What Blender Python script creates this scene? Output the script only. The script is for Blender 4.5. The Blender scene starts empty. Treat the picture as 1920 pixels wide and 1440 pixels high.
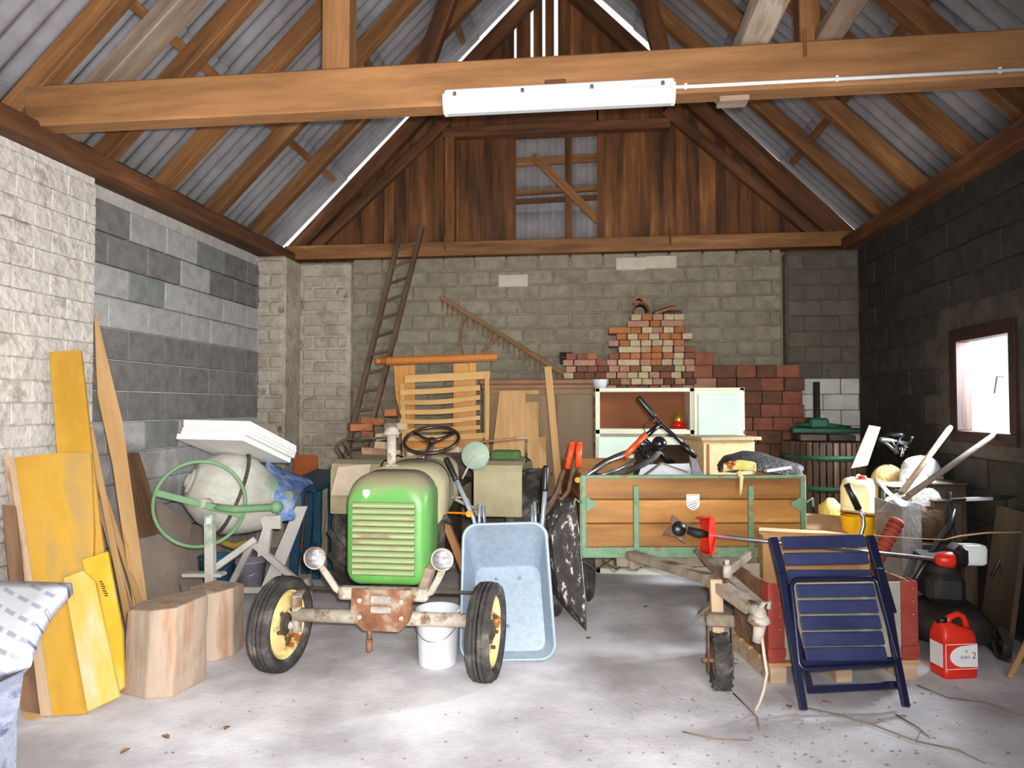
import bpy, math, random
from mathutils import Vector, Matrix, Euler
random.seed(7)
R = math.radians
PI = math.pi
SC = bpy.context.scene
COL = SC.collection

# ------------------------------------------------------------------ camera
FPX, CAMZ = 1300.0, 1.65
YAW, PITCH = math.atan(150 / FPX), math.atan(41 / FPX)
cam_d = bpy.data.cameras.new('camera')
cam_d.sensor_width = 36.0
cam_d.lens = FPX / 1920 * 36.0
cam_d.clip_start = 0.05
cam = bpy.data.objects.new('camera', cam_d)
cam.location = (0, 0, CAMZ)
cam.rotation_euler = (PI / 2 + PITCH, 0, YAW)
COL.objects.link(cam)
SC.camera = cam

# ------------------------------------------------------------------ world, lights, exposure
wd = bpy.data.worlds.new('overcast_sky')
SC.world = wd
wd.use_nodes = True
bg = wd.node_tree.nodes['Background']
bg.inputs[0].default_value = (0.97, 0.985, 1.0, 1)
bg.inputs[1].default_value = 1.1


def area_light(name, loc, target, sx, sy, power, col=(1, 1, 1)):
    d = bpy.data.lights.new(name, 'AREA')
    d.shape = 'RECTANGLE'; d.size = sx; d.size_y = sy; d.energy = power; d.color = col
    o = bpy.data.objects.new(name, d)
    o.location = loc
    o.rotation_euler = (Vector(target) - Vector(loc)).to_track_quat('-Z', 'Y').to_euler()
    COL.objects.link(o)
    return o


# daylight entering through the big open door in front of the building, right of and behind the photographer
area_light('door_daylight', (1.2, -0.5, 1.6), (-3.3, 1.75, 1.0), 2.2, 2.6, 250, (0.95, 0.97, 1.0))
# the camera's own flash
fl = bpy.data.lights.new('camera_flash', 'SPOT')
fl.energy = 900; fl.shadow_soft_size = 0.03; fl.color = (1.0, 0.95, 0.88)
fl.spot_size = R(106); fl.spot_blend = 1.0
flo = bpy.data.objects.new('camera_flash', fl)
flo.location = (0.05, 0.0, CAMZ + 0.07)
flo.rotation_euler = (PI / 2 + PITCH, 0, YAW + R(9))
COL.objects.link(flo)
# daylight through the small side window
area_light('window_daylight', (3.62, 5.65, 2.25), (2.1, 5.55, 1.0), 1.0, 1.0, 520, (0.93, 0.97, 1.0))

vs = SC.view_settings
vs.view_transform = 'Standard'; vs.look = 'None'; vs.gamma = 1.0; vs.use_curve_mapping = False
vs.exposure = 0.28

# ------------------------------------------------------------------ measuring helpers (photo 1920x1440 -> metres)
_fw = Vector((-math.sin(YAW) * math.cos(PITCH), math.cos(YAW) * math.cos(PITCH), math.sin(PITCH)))
_rt = Vector((math.cos(YAW), math.sin(YAW), 0))
_up = _rt.cross(_fw)


def _ray(x, y): return _fw * FPX + _rt * (x - 960) + _up * (720 - y)
def PY(x, y, v): d = _ray(x, y); return Vector((0, 0, CAMZ)) + d * (v / d.y)
def PX(x, y, v): d = _ray(x, y); return Vector((0, 0, CAMZ)) + d * (v / d.x)
def PZ(x, y, v=0.0): d = _ray(x, y); return Vector((0, 0, CAMZ)) + d * ((v - CAMZ) / d.z)


# ------------------------------------------------------------------ materials
MATS = {}


def srgb(c):
    return tuple(((v / 255) / 12.92 if v / 255 <= 0.04045 else ((v / 255 + 0.055) / 1.055) ** 2.4) for v in c) + (1.0,)


def mat(name, c1, c2=None, c3=None, scale=6.0, rough=0.75, metal=0.0, bump=0.15, stretch=None, var=0.12,
        detail=6.0, bscale=None, spec=0.35, contrast=(0.35, 0.65), trans=0.0, bdist=0.01, c3pos=None, dust=None):
    """noise mix of two or three colours, brightness varied per object, noise bump"""
    if name in MATS: return MATS[name]
    m = bpy.data.materials.new(name); MATS[name] = m
    m.use_nodes = True
    nt = m.node_tree; N = nt.nodes; L = nt.links
    b = N['Principled BSDF']
    tc = N.new('ShaderNodeTexCoord'); oi = N.new('ShaderNodeObjectInfo')
    mp = N.new('ShaderNodeMapping')
    sv = N.new('ShaderNodeVectorMath'); sv.operation = 'MULTIPLY_ADD'
    L.new(tc.outputs['Object'], mp.inputs[0])
    if stretch: mp.inputs['Scale'].default_value = stretch
    cb = N.new('ShaderNodeCombineXYZ')
    for i in range(3): L.new(oi.outputs['Random'], cb.inputs[i])
    L.new(cb.outputs[0], sv.inputs[0]); sv.inputs[1].default_value = (37, 53, 71)
    L.new(mp.outputs[0], sv.inputs[2])
    nz = N.new('ShaderNodeTexNoise'); nz.inputs['Scale'].default_value = scale; nz.inputs['Detail'].default_value = detail
    nz.inputs['Roughness'].default_value = 0.62
    L.new(sv.outputs[0], nz.inputs['Vector'])
    cr = N.new('ShaderNodeValToRGB')
    e = cr.color_ramp.elements
    e[0].position, e[1].position = contrast
    e[0].color = srgb(c1); e[1].color = srgb(c2 or c1)
    if c3:
        n3 = cr.color_ramp.elements.new(c3pos if c3pos else min(0.98, contrast[1] + 0.08)); n3.color = srgb(c3)
    L.new(nz.outputs['Fac'], cr.inputs[0])
    hs = N.new('ShaderNodeHueSaturation')
    ma = N.new('ShaderNodeMapRange'); ma.inputs[3].default_value = 1 - var; ma.inputs[4].default_value = 1 + var
    L.new(oi.outputs['Random'], ma.inputs[0]); L.new(ma.outputs[0], hs.inputs['Value'])
    L.new(cr.outputs[0], hs.inputs['Color']); L.new(hs.outputs[0], b.inputs['Base Color'])
    if dust:   # settled dust lying on the upward faces of the thing itself
        ge = N.new('ShaderNodeNewGeometry'); sx = N.new('ShaderNodeSeparateXYZ'); L.new(ge.outputs['Normal'], sx.inputs[0])
        ad = N.new('ShaderNodeMath'); ad.operation = 'MULTIPLY_ADD'; L.new(nz.outputs['Fac'], ad.inputs[0]); ad.inputs[1].default_value = 0.7; L.new(sx.outputs[2], ad.inputs[2])
        mr = N.new('ShaderNodeMapRange'); mr.inputs[1].default_value = dust[1]; mr.inputs[2].default_value = dust[2]; L.new(ad.outputs[0], mr.inputs[0])
        mx = N.new('ShaderNodeMix'); mx.data_type = 'RGBA'; L.new(mr.outputs[0], mx.inputs[0]); L.new(hs.outputs[0], mx.inputs[6]); mx.inputs[7].default_value = srgb(dust[0])
        L.new(mx.outputs[2], b.inputs['Base Color'])
        rm = N.new('ShaderNodeMapRange'); rm.inputs[3].default_value = rough; rm.inputs[4].default_value = 0.95; L.new(mr.outputs[0], rm.inputs[0]); L.new(rm.outputs[0], b.inputs['Roughness'])
    b.inputs['Roughness'].default_value = rough; b.inputs['Metallic'].default_value = metal
    b.inputs['Specular IOR Level'].default_value = spec
    if trans: b.inputs['Transmission Weight'].default_value = trans
    if bump:
        n2 = N.new('ShaderNodeTexNoise'); n2.inputs['Scale'].default_value = bscale or scale * 4
        n2.inputs['Detail'].default_value = 5
        L.new(sv.outputs[0], n2.inputs['Vector'])
        bp = N.new('ShaderNodeBump'); bp.inputs['Strength'].default_value = min(1, bump * 2); bp.inputs['Distance'].default_value = bdist
        L.new(n2.outputs['Fac'], bp.inputs['Height']); L.new(bp.outputs[0], b.inputs['Normal'])
    return m


def wood(name, c1, c2, c3=None, scale=9.0, rough=0.7, bump=0.16, var=0.14, contrast=(0.36, 0.6)):
    """grain runs along the local X axis"""
    return mat(name, c1, c2, c3, scale=scale, rough=rough, bump=bump, stretch=(0.12, 1, 1), var=var, contrast=contrast, bscale=scale * 3)


M = {}
M['floor'] = mat('concrete_floor', (174, 170, 174), (206, 203, 208), (230, 228, 233), scale=1.3, rough=0.9, bump=0.12, bscale=30, var=0, contrast=(0.36, 0.52), c3pos=0.64)
M['white_brick'] = mat('whitewashed_brick', (188, 180, 172), (204, 197, 189), (164, 154, 146), scale=5, rough=0.95, bump=0.5, bscale=14, var=0.03, contrast=(0.36, 0.54), c3pos=0.66, bdist=0.03)
M['white_mortar'] = mat('whitewashed_mortar', (196, 189, 181), (212, 206, 199), scale=6, rough=0.95, bump=0.4, bscale=20, var=0, bdist=0.02)
M['plaster'] = mat('rough_plaster', (150, 140, 124), (184, 175, 160), (110, 98, 84), scale=4, rough=0.95, bump=0.5, bscale=18, var=0.03, contrast=(0.32, 0.6), c3pos=0.72, bdist=0.02)
M['white_paint'] = mat('old_white_paint', (190, 188, 182), (215, 214, 208), (120, 112, 104), scale=7, rough=0.9, bump=0.2, var=0, contrast=(0.3, 0.62), c3pos=0.75)
M['block_light'] = mat('light_concrete_block', (150, 148, 147), (172, 170, 168), (130, 127, 125), scale=9, rough=0.95, bump=0.3, bscale=50, var=0.06)
M['block_dark'] = mat('dark_concrete_block', (104, 101, 98), (126, 123, 120), (92, 90, 87), scale=9, rough=0.95, bump=0.3, bscale=50, var=0.08)
M['block_green'] = mat('greenish_concrete_block', (112, 116, 112), (132, 136, 130), (100, 102, 98), scale=9, rough=0.95, bump=0.3, bscale=50, var=0.07)
M['block_back'] = mat('back_wall_block', (128, 120, 104), (152, 144, 126), (104, 96, 82), scale=8, rough=0.95, bump=0.35, bscale=40, var=0.1)
M['block_pale'] = mat('pale_cream_block', (192, 186, 166), (206, 200, 182), scale=8, rough=0.95, bump=0.3, bscale=40, var=0.03)
M['mortar_back'] = mat('back_wall_mortar', (128, 120, 106), (152, 144, 128), scale=7, rough=0.97, bump=0.4, bscale=25, var=0)
M['mortar_pale'] = mat('pale_mortar', (166, 162, 157), (186, 182, 176), scale=7, rough=0.97, bump=0.4, bscale=25, var=0)
M['block_blackish'] = mat('blackish_concrete_block', (44, 41, 37), (62, 58, 53), (36, 33, 30), scale=6, rough=0.97, bump=0.35, bscale=40, var=0.16)  # right wall blocks, much darker than those of the left wall
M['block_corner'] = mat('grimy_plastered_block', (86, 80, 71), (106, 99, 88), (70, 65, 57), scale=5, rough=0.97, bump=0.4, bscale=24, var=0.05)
M['mortar_blackish'] = mat('blackish_mortar', (62, 58, 53), (84, 79, 73), scale=7, rough=0.97, bump=0.4, bscale=25, var=0)
M['beam'] = wood('orange_brown_timber', (100, 66, 38), (148, 102, 62), (170, 126, 84), scale=7, var=0.12)
M['beam_pale'] = wood('honey_timber', (124, 86, 52), (160, 114, 72), (180, 138, 96), scale=7, var=0.03)
M['beam_dark'] = wood('dark_brown_timber', (72, 46, 28), (114, 72, 44), (134, 90, 58), scale=8, var=0.14)
M['board_dark'] = wood('weathered_gable_board', (66, 42, 24), (124, 78, 42), (150, 100, 58), scale=6, var=0.3)
M['beam_grey'] = wood('dusty_grey_timber', (118, 98, 82), (158, 138, 120), (182, 164, 148), scale=8, var=0.08)
M['sheet'] = mat('fibre_cement_sheet', (130, 127, 130), (152, 149, 152), (110, 107, 110), scale=5, rough=0.95, bump=0.15, bscale=60, var=0.06, contrast=(0.3, 0.7))

# ------------------------------------------------------------------ mesh helpers
W = {}


def _link(o, parent=None, mw=None):
    COL.objects.link(o)
    if parent is not None: o.parent = parent
    W[o] = (W[parent] if parent is not None else Matrix()) @ (mw if mw is not None else Matrix())
    return o


def tag(o, label=None, cat=None, group=None, kind=None):
    if label: o['label'] = label
    if cat: o['category'] = cat
    if group: o['group'] = group
    if kind: o['kind'] = kind
    return o


def thing(name, label, cat, loc=(0, 0, 0), rot=(0, 0, 0), group=None):
    o = bpy.data.objects.new(name, None)
    o.empty_display_size = 0.1
    o.location = loc; o.rotation_euler = rot
    mw = Matrix.Translation(Vector(loc)) @ Euler(rot).to_matrix().to_4x4()
    _link(o, None, mw)
    return tag(o, label, cat, group)


def frame(p0, p1, up=(0, 0, 1)):
    """matrix with X from p0 to p1, Z near up, origin at the middle"""
    p0 = Vector(p0); p1 = Vector(p1)
    x = (p1 - p0).normalized(); u = Vector(up)
    if abs(x.dot(u.normalized())) > 0.999: u = Vector((0, 1, 0)) if abs(x.y) < 0.9 else Vector((1, 0, 0))
    y = u.cross(x).normalized(); z = x.cross(y)
    m = Matrix((x, y, z)).transposed().to_4x4()
    m.translation = (p0 + p1) / 2
    return m, (p1 - p0).length


class MB:
    def __init__(self): self.v = []; self.f = []; self.mi = []; self.cur = 0; self.sm = []
    def _add(self, vs, fs, smooth=False):
        n = len(self.v); self.v += [Vector(a) for a in vs]
        for f in fs:
            self.f.append([n + i for i in f]); self.mi.append(self.cur); self.sm.append(smooth)
        return self
    def mat(self, i): self.cur = i; return self
    def box(self, c, s, rot=None, bev=0.0, m=None):
        hx, hy, hz = s[0] / 2, s[1] / 2, s[2] / 2
        b = min(bev, hx * 0.9, hy * 0.9, hz * 0.9)
        T = m if m is not None else Matrix.Translation(Vector(c)) @ (Euler(rot).to_matrix().to_4x4() if rot else Matrix())
        if b <= 0:
            vs = [(x, y, z) for x in (-hx, hx) for y in (-hy, hy) for z in (-hz, hz)]
            fs = [(0, 1, 3, 2), (4, 6, 7, 5), (0, 4, 5, 1), (2, 3, 7, 6), (0, 2, 6, 4), (1, 5, 7, 3)]
        else:
            vs = []; idx = {}
            for sx in (-1, 1):
                for sy in (-1, 1):
                    for sz in (-1, 1):
                        for ax in range(3):
                            p = [sx * hx, sy * hy, sz * hz]
                            for k in range(3):
                                if k != ax: p[k] -= (sx, sy, sz)[k] * b
                            idx[(sx, sy, sz, ax)] = len(vs); vs.append(p)
            fs = []
            for ax in range(3):
                o1, o2 = [k for k in range(3) if k != ax]
                for s0 in (-1, 1):
                    q = []
                    for a, c2 in ((-1, -1), (1, -1), (1, 1), (-1, 1)):
                        k = [0, 0, 0]; k[ax] = s0; k[o1] = a; k[o2] = c2
                        q.append(idx[(k[0], k[1], k[2], ax)])
                    fs.append(q)
                # edges along ax
                for a in (-1, 1):
                    for c2 in (-1, 1):
                        k0 = [0, 0, 0]; k0[ax] = -1; k0[o1] = a; k0[o2] = c2
                        k1 = list(k0); k1[ax] = 1
                        fs.append([idx[(*k0, o1)], idx[(*k1, o1)], idx[(*k1, o2)], idx[(*k0, o2)]])
            for sx in (-1, 1):
                for sy in (-1, 1):
                    for sz in (-1, 1): fs.append([idx[(sx, sy, sz, k)] for k in range(3)])
        return self._add([T @ Vector(p) for p in vs], fs)
    def bar(self, p0, p1, w, h, up=(0, 0, 1), bev=0.0):
        m, l = frame(p0, p1, up)
        return self.box(None, (l, w, h), bev=bev, m=m)
    def cyl(self, p0, p1, r0, r1=None, n=16, caps=True):
        r1 = r0 if r1 is None else r1
        m, l = frame(p0, p1)
        vs = []
        for k, (xx, r) in enumerate(((-l / 2, r0), (l / 2, r1))):
            for i in range(n):
                a = 2 * PI * i / n; vs.append(m @ Vector((xx, r * math.cos(a), r * math.sin(a))))
        self._add(vs, [(i, (i + 1) % n, n + (i + 1) % n, n + i) for i in range(n)], True)
        if caps:
            self._add(vs[:n], [list(range(n))[::-1]]); self._add(vs[n:], [list(range(n))])
        return self
    def tube(self, pts, r, n=8, closed=False, caps=True):
        pts = [Vector(p) for p in pts]; k = len(pts)
        rs = r if isinstance(r, (list, tuple)) else [r] * k
        vs = []; ref = None
        for i in range(k):
            a = pts[(i - 1) % k] if (closed or i > 0) else pts[i]
            b = pts[(i + 1) % k] if (closed or i < k - 1) else pts[i]
            t = (b - a).normalized()
            if ref is None:
                ref = Vector((0, 0, 1)) if abs(t.z) < 0.9 else Vector((1, 0, 0))
            u = (ref - t * ref.dot(t)).normalized(); w = t.cross(u); ref = u
            for j in range(n):
                an = 2 * PI * j / n
                vs.append(pts[i] + (u * math.cos(an) + w * math.sin(an)) * rs[i])
        fs = []
        for i in range(k if closed else k - 1):
            i2 = (i + 1) % k
            for j in range(n): fs.append((i * n + j, i * n + (j + 1) % n, i2 * n + (j + 1) % n, i2 * n + j))
        self._add(vs, fs, True)
        if caps and not closed:
            self._add(vs[:n], [list(range(n))[::-1]]); self._add(vs[-n:], [list(range(n))])
        return self
    def lathe(self, prof, n=24, m=None, smooth=True, close=False):
        """prof: (r, z) pairs, turned about local Z of m"""
        m = m if m is not None else Matrix()
        vs = []
        for r, z in prof:
            for i in range(n):
                a = 2 * PI * i / n; vs.append(m @ Vector((r * math.cos(a), r * math.sin(a), z)))
        fs = []
        k = len(prof)
        for q in range(k if close else k - 1):
            q2 = (q + 1) % k
            for i in range(n): fs.append((q * n + i, q * n + (i + 1) % n, q2 * n + (i + 1) % n, q2 * n + i))
        self._add(vs, fs, smooth)
        return self
    def prism(self, poly, t, m=None, z0=0.0):
        """2-D polygon (local XY of m) given thickness t along local Z"""
        m = m if m is not None else Matrix()
        n = len(poly)
        vs = [m @ Vector((p[0], p[1], z0)) for p in poly] + [m @ Vector((p[0], p[1], z0 + t)) for p in poly]
        fs = [list(range(n))[::-1], list(range(n, 2 * n))] + [(i, (i + 1) % n, n + (i + 1) % n, n + i) for i in range(n)]
        return self._add(vs, fs)
    def loft(self, rings, caps=True, smooth=True, closed=True):
        n = len(rings[0]); vs = [v for r in rings for v in r]
        fs = []
        for k in range(len(rings) - 1):
            for i in range(n if closed else n - 1):
                fs.append((k * n + i, k * n + (i + 1) % n, (k + 1) * n + (i + 1) % n, (k + 1) * n + i))
        self._add(vs, fs, smooth)
        if caps and closed:
            self._add(rings[0], [list(range(n))[::-1]]); self._add(rings[-1], [list(range(n))])
        return self
    def ball(self, c, r, n=12, sc=(1, 1, 1), m=None):
        c = Vector(c)
        rings = []
        k = max(4, n // 2)
        for i in range(k + 1):
            ph = PI * i / k; rr = max(1e-4, math.sin(ph))
            rings.append([c + Vector((math.cos(2 * PI * j / n) * rr * r * sc[0], math.sin(2 * PI * j / n) * rr * r * sc[1], math.cos(ph) * r * sc[2])) for j in range(n)])
        return self.loft(rings, caps=False)
    def mesh(self, name, mats):
        me = bpy.data.meshes.new(name)
        me.from_pydata([tuple(v) for v in self.v], [], self.f)
        for m in (mats if isinstance(mats, (list, tuple)) else [mats]): me.materials.append(m)
        me.polygons.foreach_set('material_index', self.mi)
        me.polygons.foreach_set('use_smooth', self.sm)
        me.update()
        return me
    def build(self, name, mats, parent=None, world=False, fix=True):
        """world=True: the vertices are world coordinates, brought into the parent's frame"""
        if world and parent is not None:
            inv = W[parent].inverted(); self.v = [inv @ v for v in self.v]
        me = self.mesh(name, mats)
        if fix:
            import bmesh
            bm = bmesh.new(); bm.from_mesh(me)
            bmesh.ops.remove_doubles(bm, verts=bm.verts, dist=1e-5)
            bmesh.ops.recalc_face_normals(bm, faces=bm.faces); bm.to_mesh(me); bm.free()
        o = bpy.data.objects.new(name, me)
        return _link(o, parent)


def plank(name, p0, p1, w, h, m, parent=None, up=(0, 0, 1), bev=0.006, world=True, **tg):
    """a straight timber of its own: length on local X, w on local Y, h on local Z (towards up)"""
    fm, l = frame(p0, p1, up)
    o = bpy.data.objects.new(name, MB().box((0, 0, 0), (l, w, h), bev=bev).mesh(name, m))
    loc = (W[parent].inverted() @ fm) if (parent is not None and world) else fm
    _link(o, parent, loc)
    o.matrix_local = loc
    return tag(o, **tg) if tg else o


def put(mesh, name, mw, parent=None):
    o = bpy.data.objects.new(name, mesh)
    loc = (W[parent].inverted() @ mw) if parent is not None else mw
    _link(o, parent, loc); o.matrix_local = loc
    return o


def smooth_mod(o, lv=1):
    s = o.modifiers.new('subsurf', 'SUBSURF'); s.levels = lv; s.render_levels = lv
    return o


def arc(c, r, a0, a1, n, u=(1, 0, 0), v=(0, 0, 1)):
    c = Vector(c); u = Vector(u); v = Vector(v)
    return [c + u * (r * math.cos(a0 + (a1 - a0) * i / n)) + v * (r * math.sin(a0 + (a1 - a0) * i / n)) for i in range(n + 1)]

# ================================================================== the building
XL, XR, YB, ZE = -3.79, 2.95, 8.2, 3.42
XM, ZR = -0.44, 6.9
Y0 = -0.6


def struct(name, mb, m, parent=None):
    o = mb.build(name, m, parent)
    if parent is None: o['kind'] = 'structure'
    return o


struct('floor', MB().box((-0.4, 3.5, -0.05), (12, 14, 0.1)), M['floor'])
# hairline joints between the floor slabs
def masonry(parent, origin, u, n, length, height, bw, bh, gap, pick, depth=0.05, jit=0.004, skip=None, z0=0.0, name='block', bev=0.006):
    """courses of single blocks laid on a wall face; u along the wall, n out of the wall"""
    origin = Vector(origin); u = Vector(u); n = Vector(n)
    cache = {}
    rows = int(round((height - z0) / bh)); cnt = 0
    for r in range(rows):
        z = z0 + r * bh
        x = -(bw / 2 if r % 2 else 0.0) - random.uniform(0, 0.06) * bw
        while x < length - 0.03:
            a, b = max(0, x), min(length, x + bw)
            x += bw
            if b - a < 0.05: continue
            if skip and skip((a + b) / 2, z + bh / 2, a, b): continue
            ln = round((b - a), 2); key = (ln, pick((a + b) / 2, z, r))
            if key not in cache:
                cache[key] = MB().box((0, 0, 0), (max(0.02, ln - gap), depth, bh - gap), bev=bev).mesh(name, M[key[1]])
            mm = Matrix((u, n, Vector((0, 0, 1)))).transposed().to_4x4()
            if mm.determinant() < 0: mm = Matrix((u, -n, Vector((0, 0, 1)))).transposed().to_4x4()
            mm.translation = origin + u * ((a + b) / 2) + n * random.uniform(-jit, jit) + Vector((0, 0, z + bh / 2))
            put(cache[key], name, mm, parent); cnt += 1
    return cnt


# ---- left wall: whitewashed brick pier, then a bay of grey blocks, then the corner pier
wl = struct('wall_left', MB().box((XL - 0.26, 6.4, ZE / 2), (0.3, 3.6, ZE)), M['mortar_pale'])
rowkind = {}
def pick_left(x, z, r):
    k = random.random()
    if 1.5 < z < 2.05: return 'block_dark'
    if z > 2.6: return 'block_dark' if k < 0.55 else ('block_green' if k < 0.8 else 'block_light')
    return 'block_light' if k < 0.75 else 'block_green'
masonry(wl, (XL - 0.11, 4.9, 0), (0, 1, 0), (1, 0, 0), 2.9, ZE - 0.1, 0.5, 0.253, 0.012, pick_left, depth=0.08, jit=0.004)
wlp = struct('wall_left_pier', MB().box((XL - 0.2, 2.15, ZE / 2), (0.36, 5.5, ZE)), M['white_mortar'])
masonry(wlp, (XL - 0.035, 2.3, 0), (0, 1, 0), (1, 0, 0), 2.6, ZE, 0.31, 0.152, 0.003, lambda x, z, r: 'white_brick', depth=0.07, jit=0.003, name='brick', bev=0.007)
put(MB().box((0, 0, 0), (0.09, 0.02, 0.09), bev=0.004).mesh('brick', M['white_brick']), 'brick', Matrix.Translation((XL - 0.2, 4.91, 2.2)), wlp)
wlc = struct('wall_left_corner', MB().box((XL - 0.01, 7.97, ZE / 2), (0.5, 0.56, ZE - 0.02), bev=0.03), M['plaster'])
masonry(wlc, (XL - 0.11, 7.69, 0), (1, 0, 0), (0, -1, 0), 0.34, ZE - 0.1, 0.34, 0.16, 0.012, lambda x, z, r: 'plaster', depth=0.05, jit=0.006, name='brick', bev=0.02)

# ---- right wall with the window opening
WY0, WY1, WZ0, WZ1 = 5.22, 6.12, 1.36, 2.27
wr = MB()
for (a, b, c, d) in ((Y0, WY0, 0, ZE), (WY1, 9.0, 0, ZE), (WY0, WY1, 0, WZ0), (WY0, WY1, WZ1, ZE)):
    wr.box((XR + 0.09, (a + b) / 2, (c + d) / 2), (0.15, b - a, d - c))
wr = struct('wall_right', wr, M['mortar_blackish'])
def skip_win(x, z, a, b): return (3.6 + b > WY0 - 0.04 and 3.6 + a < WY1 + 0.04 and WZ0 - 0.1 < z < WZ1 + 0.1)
masonry(wr, (XR + 0.02, 3.6, 0), (0, 1, 0), (-1, 0, 0), 4.4, ZE - 0.05, 0.5, 0.241, 0.016, lambda x, z, r: 'block_blackish', depth=0.06, jit=0.007, skip=skip_win, z0=0.05)
# ---- back wall
wb = struct('wall_back', MB().box((-0.4, YB + 0.2, ZE / 2), (7.4, 0.3, ZE)), M['mortar_back'])
pale = {(1, 0)}
def pick_back(x, z, r): return 'block_back'
masonry(wb, (-2.93, YB + 0.06, 0), (1, 0, 0), (0, -1, 0), 5.1, 3.46, 0.385, 0.176, 0.012, pick_back, depth=0.06, jit=0.007, z0=1.17, bev=0.012)
for (px_, py_) in ((1184, 494), (1240, 491), (962, 526)):
    q = PY(px_, py_, YB + 0.02)
    put(MB().box((0, 0, 0), (0.36, 0.06, 0.152), bev=0.01).mesh('block', M['block_pale']), 'block', Matrix.Translation((q.x, YB + 0.045, q.z)), wb)
wbl = struct('wall_back_pier', MB().box((-3.29, YB + 0.05, ZE / 2), (0.74, 0.26, ZE - 0.03), bev=0.03), M['plaster'])
masonry(wbl, (-3.52, YB - 0.07, 0), (1, 0, 0), (0, -1, 0), 0.58, ZE - 0.1, 0.29, 0.15, 0.012, lambda x, z, r: 'plaster', depth=0.05, jit=0.006, name='brick', bev=0.02, z0=1.0)
wbr = struct('wall_back_corner', MB().box((2.58, YB, ZE / 2), (0.8, 0.24, ZE - 0.03), bev=0.03), M['block_corner'])
masonry(wbr, (2.19, YB - 0.11, 0), (1, 0, 0), (0, -1, 0), 0.76, ZE - 0.08, 0.38, 0.176, 0.006, lambda x, z, r: 'block_corner' if z > 1.9 else 'white_paint', depth=0.05, jit=0.003, z0=0.9, bev=0.008)

wf = MB()
for (a, b, c, d) in ((XL - 0.3, -3.0, 0, ZE), (2.5, XR + 0.3, 0, ZE), (-3.0, 2.5, 3.0, ZE)): wf.box(((a + b) / 2, Y0 - 0.1, (c + d) / 2), (b - a, 0.2, d - c))
wf.prism([(XL - 0.3, ZE), (XR + 0.3, ZE), (XM, 7.2)], 0.2, Matrix(((1, 0, 0, 0), (0, 0, 1, Y0 - 0.2), (0, 1, 0, 0), (0, 0, 0, 1))))
struct('wall_front', wf, M['mortar_back'])

# ---- window: dark wooden frame, casement stay, pane
M['frame_dark'] = wood('dark_window_frame', (38, 24, 20), (60, 36, 30), scale=10)
def glass(name, col=(1, 1, 1, 1), rough=0.02):
    m = bpy.data.materials.new(name); m.use_nodes = True
    nt = m.node_tree; nt.nodes.remove(nt.nodes['Principled BSDF'])
    a = nt.nodes.new('ShaderNodeBsdfTransparent'); g = nt.nodes.new('ShaderNodeBsdfGlossy'); g.inputs['Roughness'].default_value = rough
    fr = nt.nodes.new('ShaderNodeLayerWeight'); fr.inputs[0].default_value = 0.08; mx = nt.nodes.new('ShaderNodeMixShader')
    a.inputs[0].default_value = col
    nt.links.new(fr.outputs['Fresnel'], mx.inputs[0]); nt.links.new(a.outputs[0], mx.inputs[1]); nt.links.new(g.outputs[0], mx.inputs[2])
    nt.links.new(mx.outputs[0], nt.nodes['Material Output'].inputs[0])
    return m
M['pane'] = glass('window_glass', (0.96, 0.98, 1, 1))
M['steel'] = mat('bright_steel', (150, 150, 152), (186, 186, 190), scale=12, rough=0.35, metal=0.9, bump=0.03)
win = bpy.data.objects.new('window_1', None); win.location = (XR + 0.05, (WY0 + WY1) / 2, WZ0); _link(win, None, Matrix.Translation(win.location)); win['kind'] = 'structure'
for n_, p0, p1, w_ in (('window_sill', (XR + 0.05, WY0, WZ0 + 0.045), (XR + 0.05, WY1, WZ0 + 0.045), 0.09), ('window_head', (XR + 0.05, WY0, WZ1 - 0.05), (XR + 0.05, WY1, WZ1 - 0.05), 0.1),
                       ('window_jamb', (XR + 0.05, WY0 + 0.04, WZ0 + 0.09), (XR + 0.05, WY0 + 0.04, WZ1 - 0.1), 0.08), ('window_jamb', (XR + 0.05, WY1 - 0.055, WZ0 + 0.09), (XR + 0.05, WY1 - 0.055, WZ1 - 0.1), 0.11)):
    plank(n_, p0, p1, 0.12, w_, M['frame_dark'], win, up=(0, 0, 1) if 'jamb' not in n_ else (0, 1, 0))
MB()._add([(XR + 0.07, WY0 + 0.08, WZ0 + 0.09), (XR + 0.07, WY1 - 0.11, WZ0 + 0.09), (XR + 0.07, WY1 - 0.11, WZ1 - 0.1), (XR + 0.07, WY0 + 0.08, WZ1 - 0.1)], [(0, 1, 2, 3)]).build('pane', M['pane'], win, world=True)
MB().tube([(XR - 0.02, 5.33, 1.86), (XR - 0.05, 5.36, 1.86), (XR - 0.06, 5.38, 1.74)], 0.006).build('casement_stay', M['steel'], win, world=True)

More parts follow.
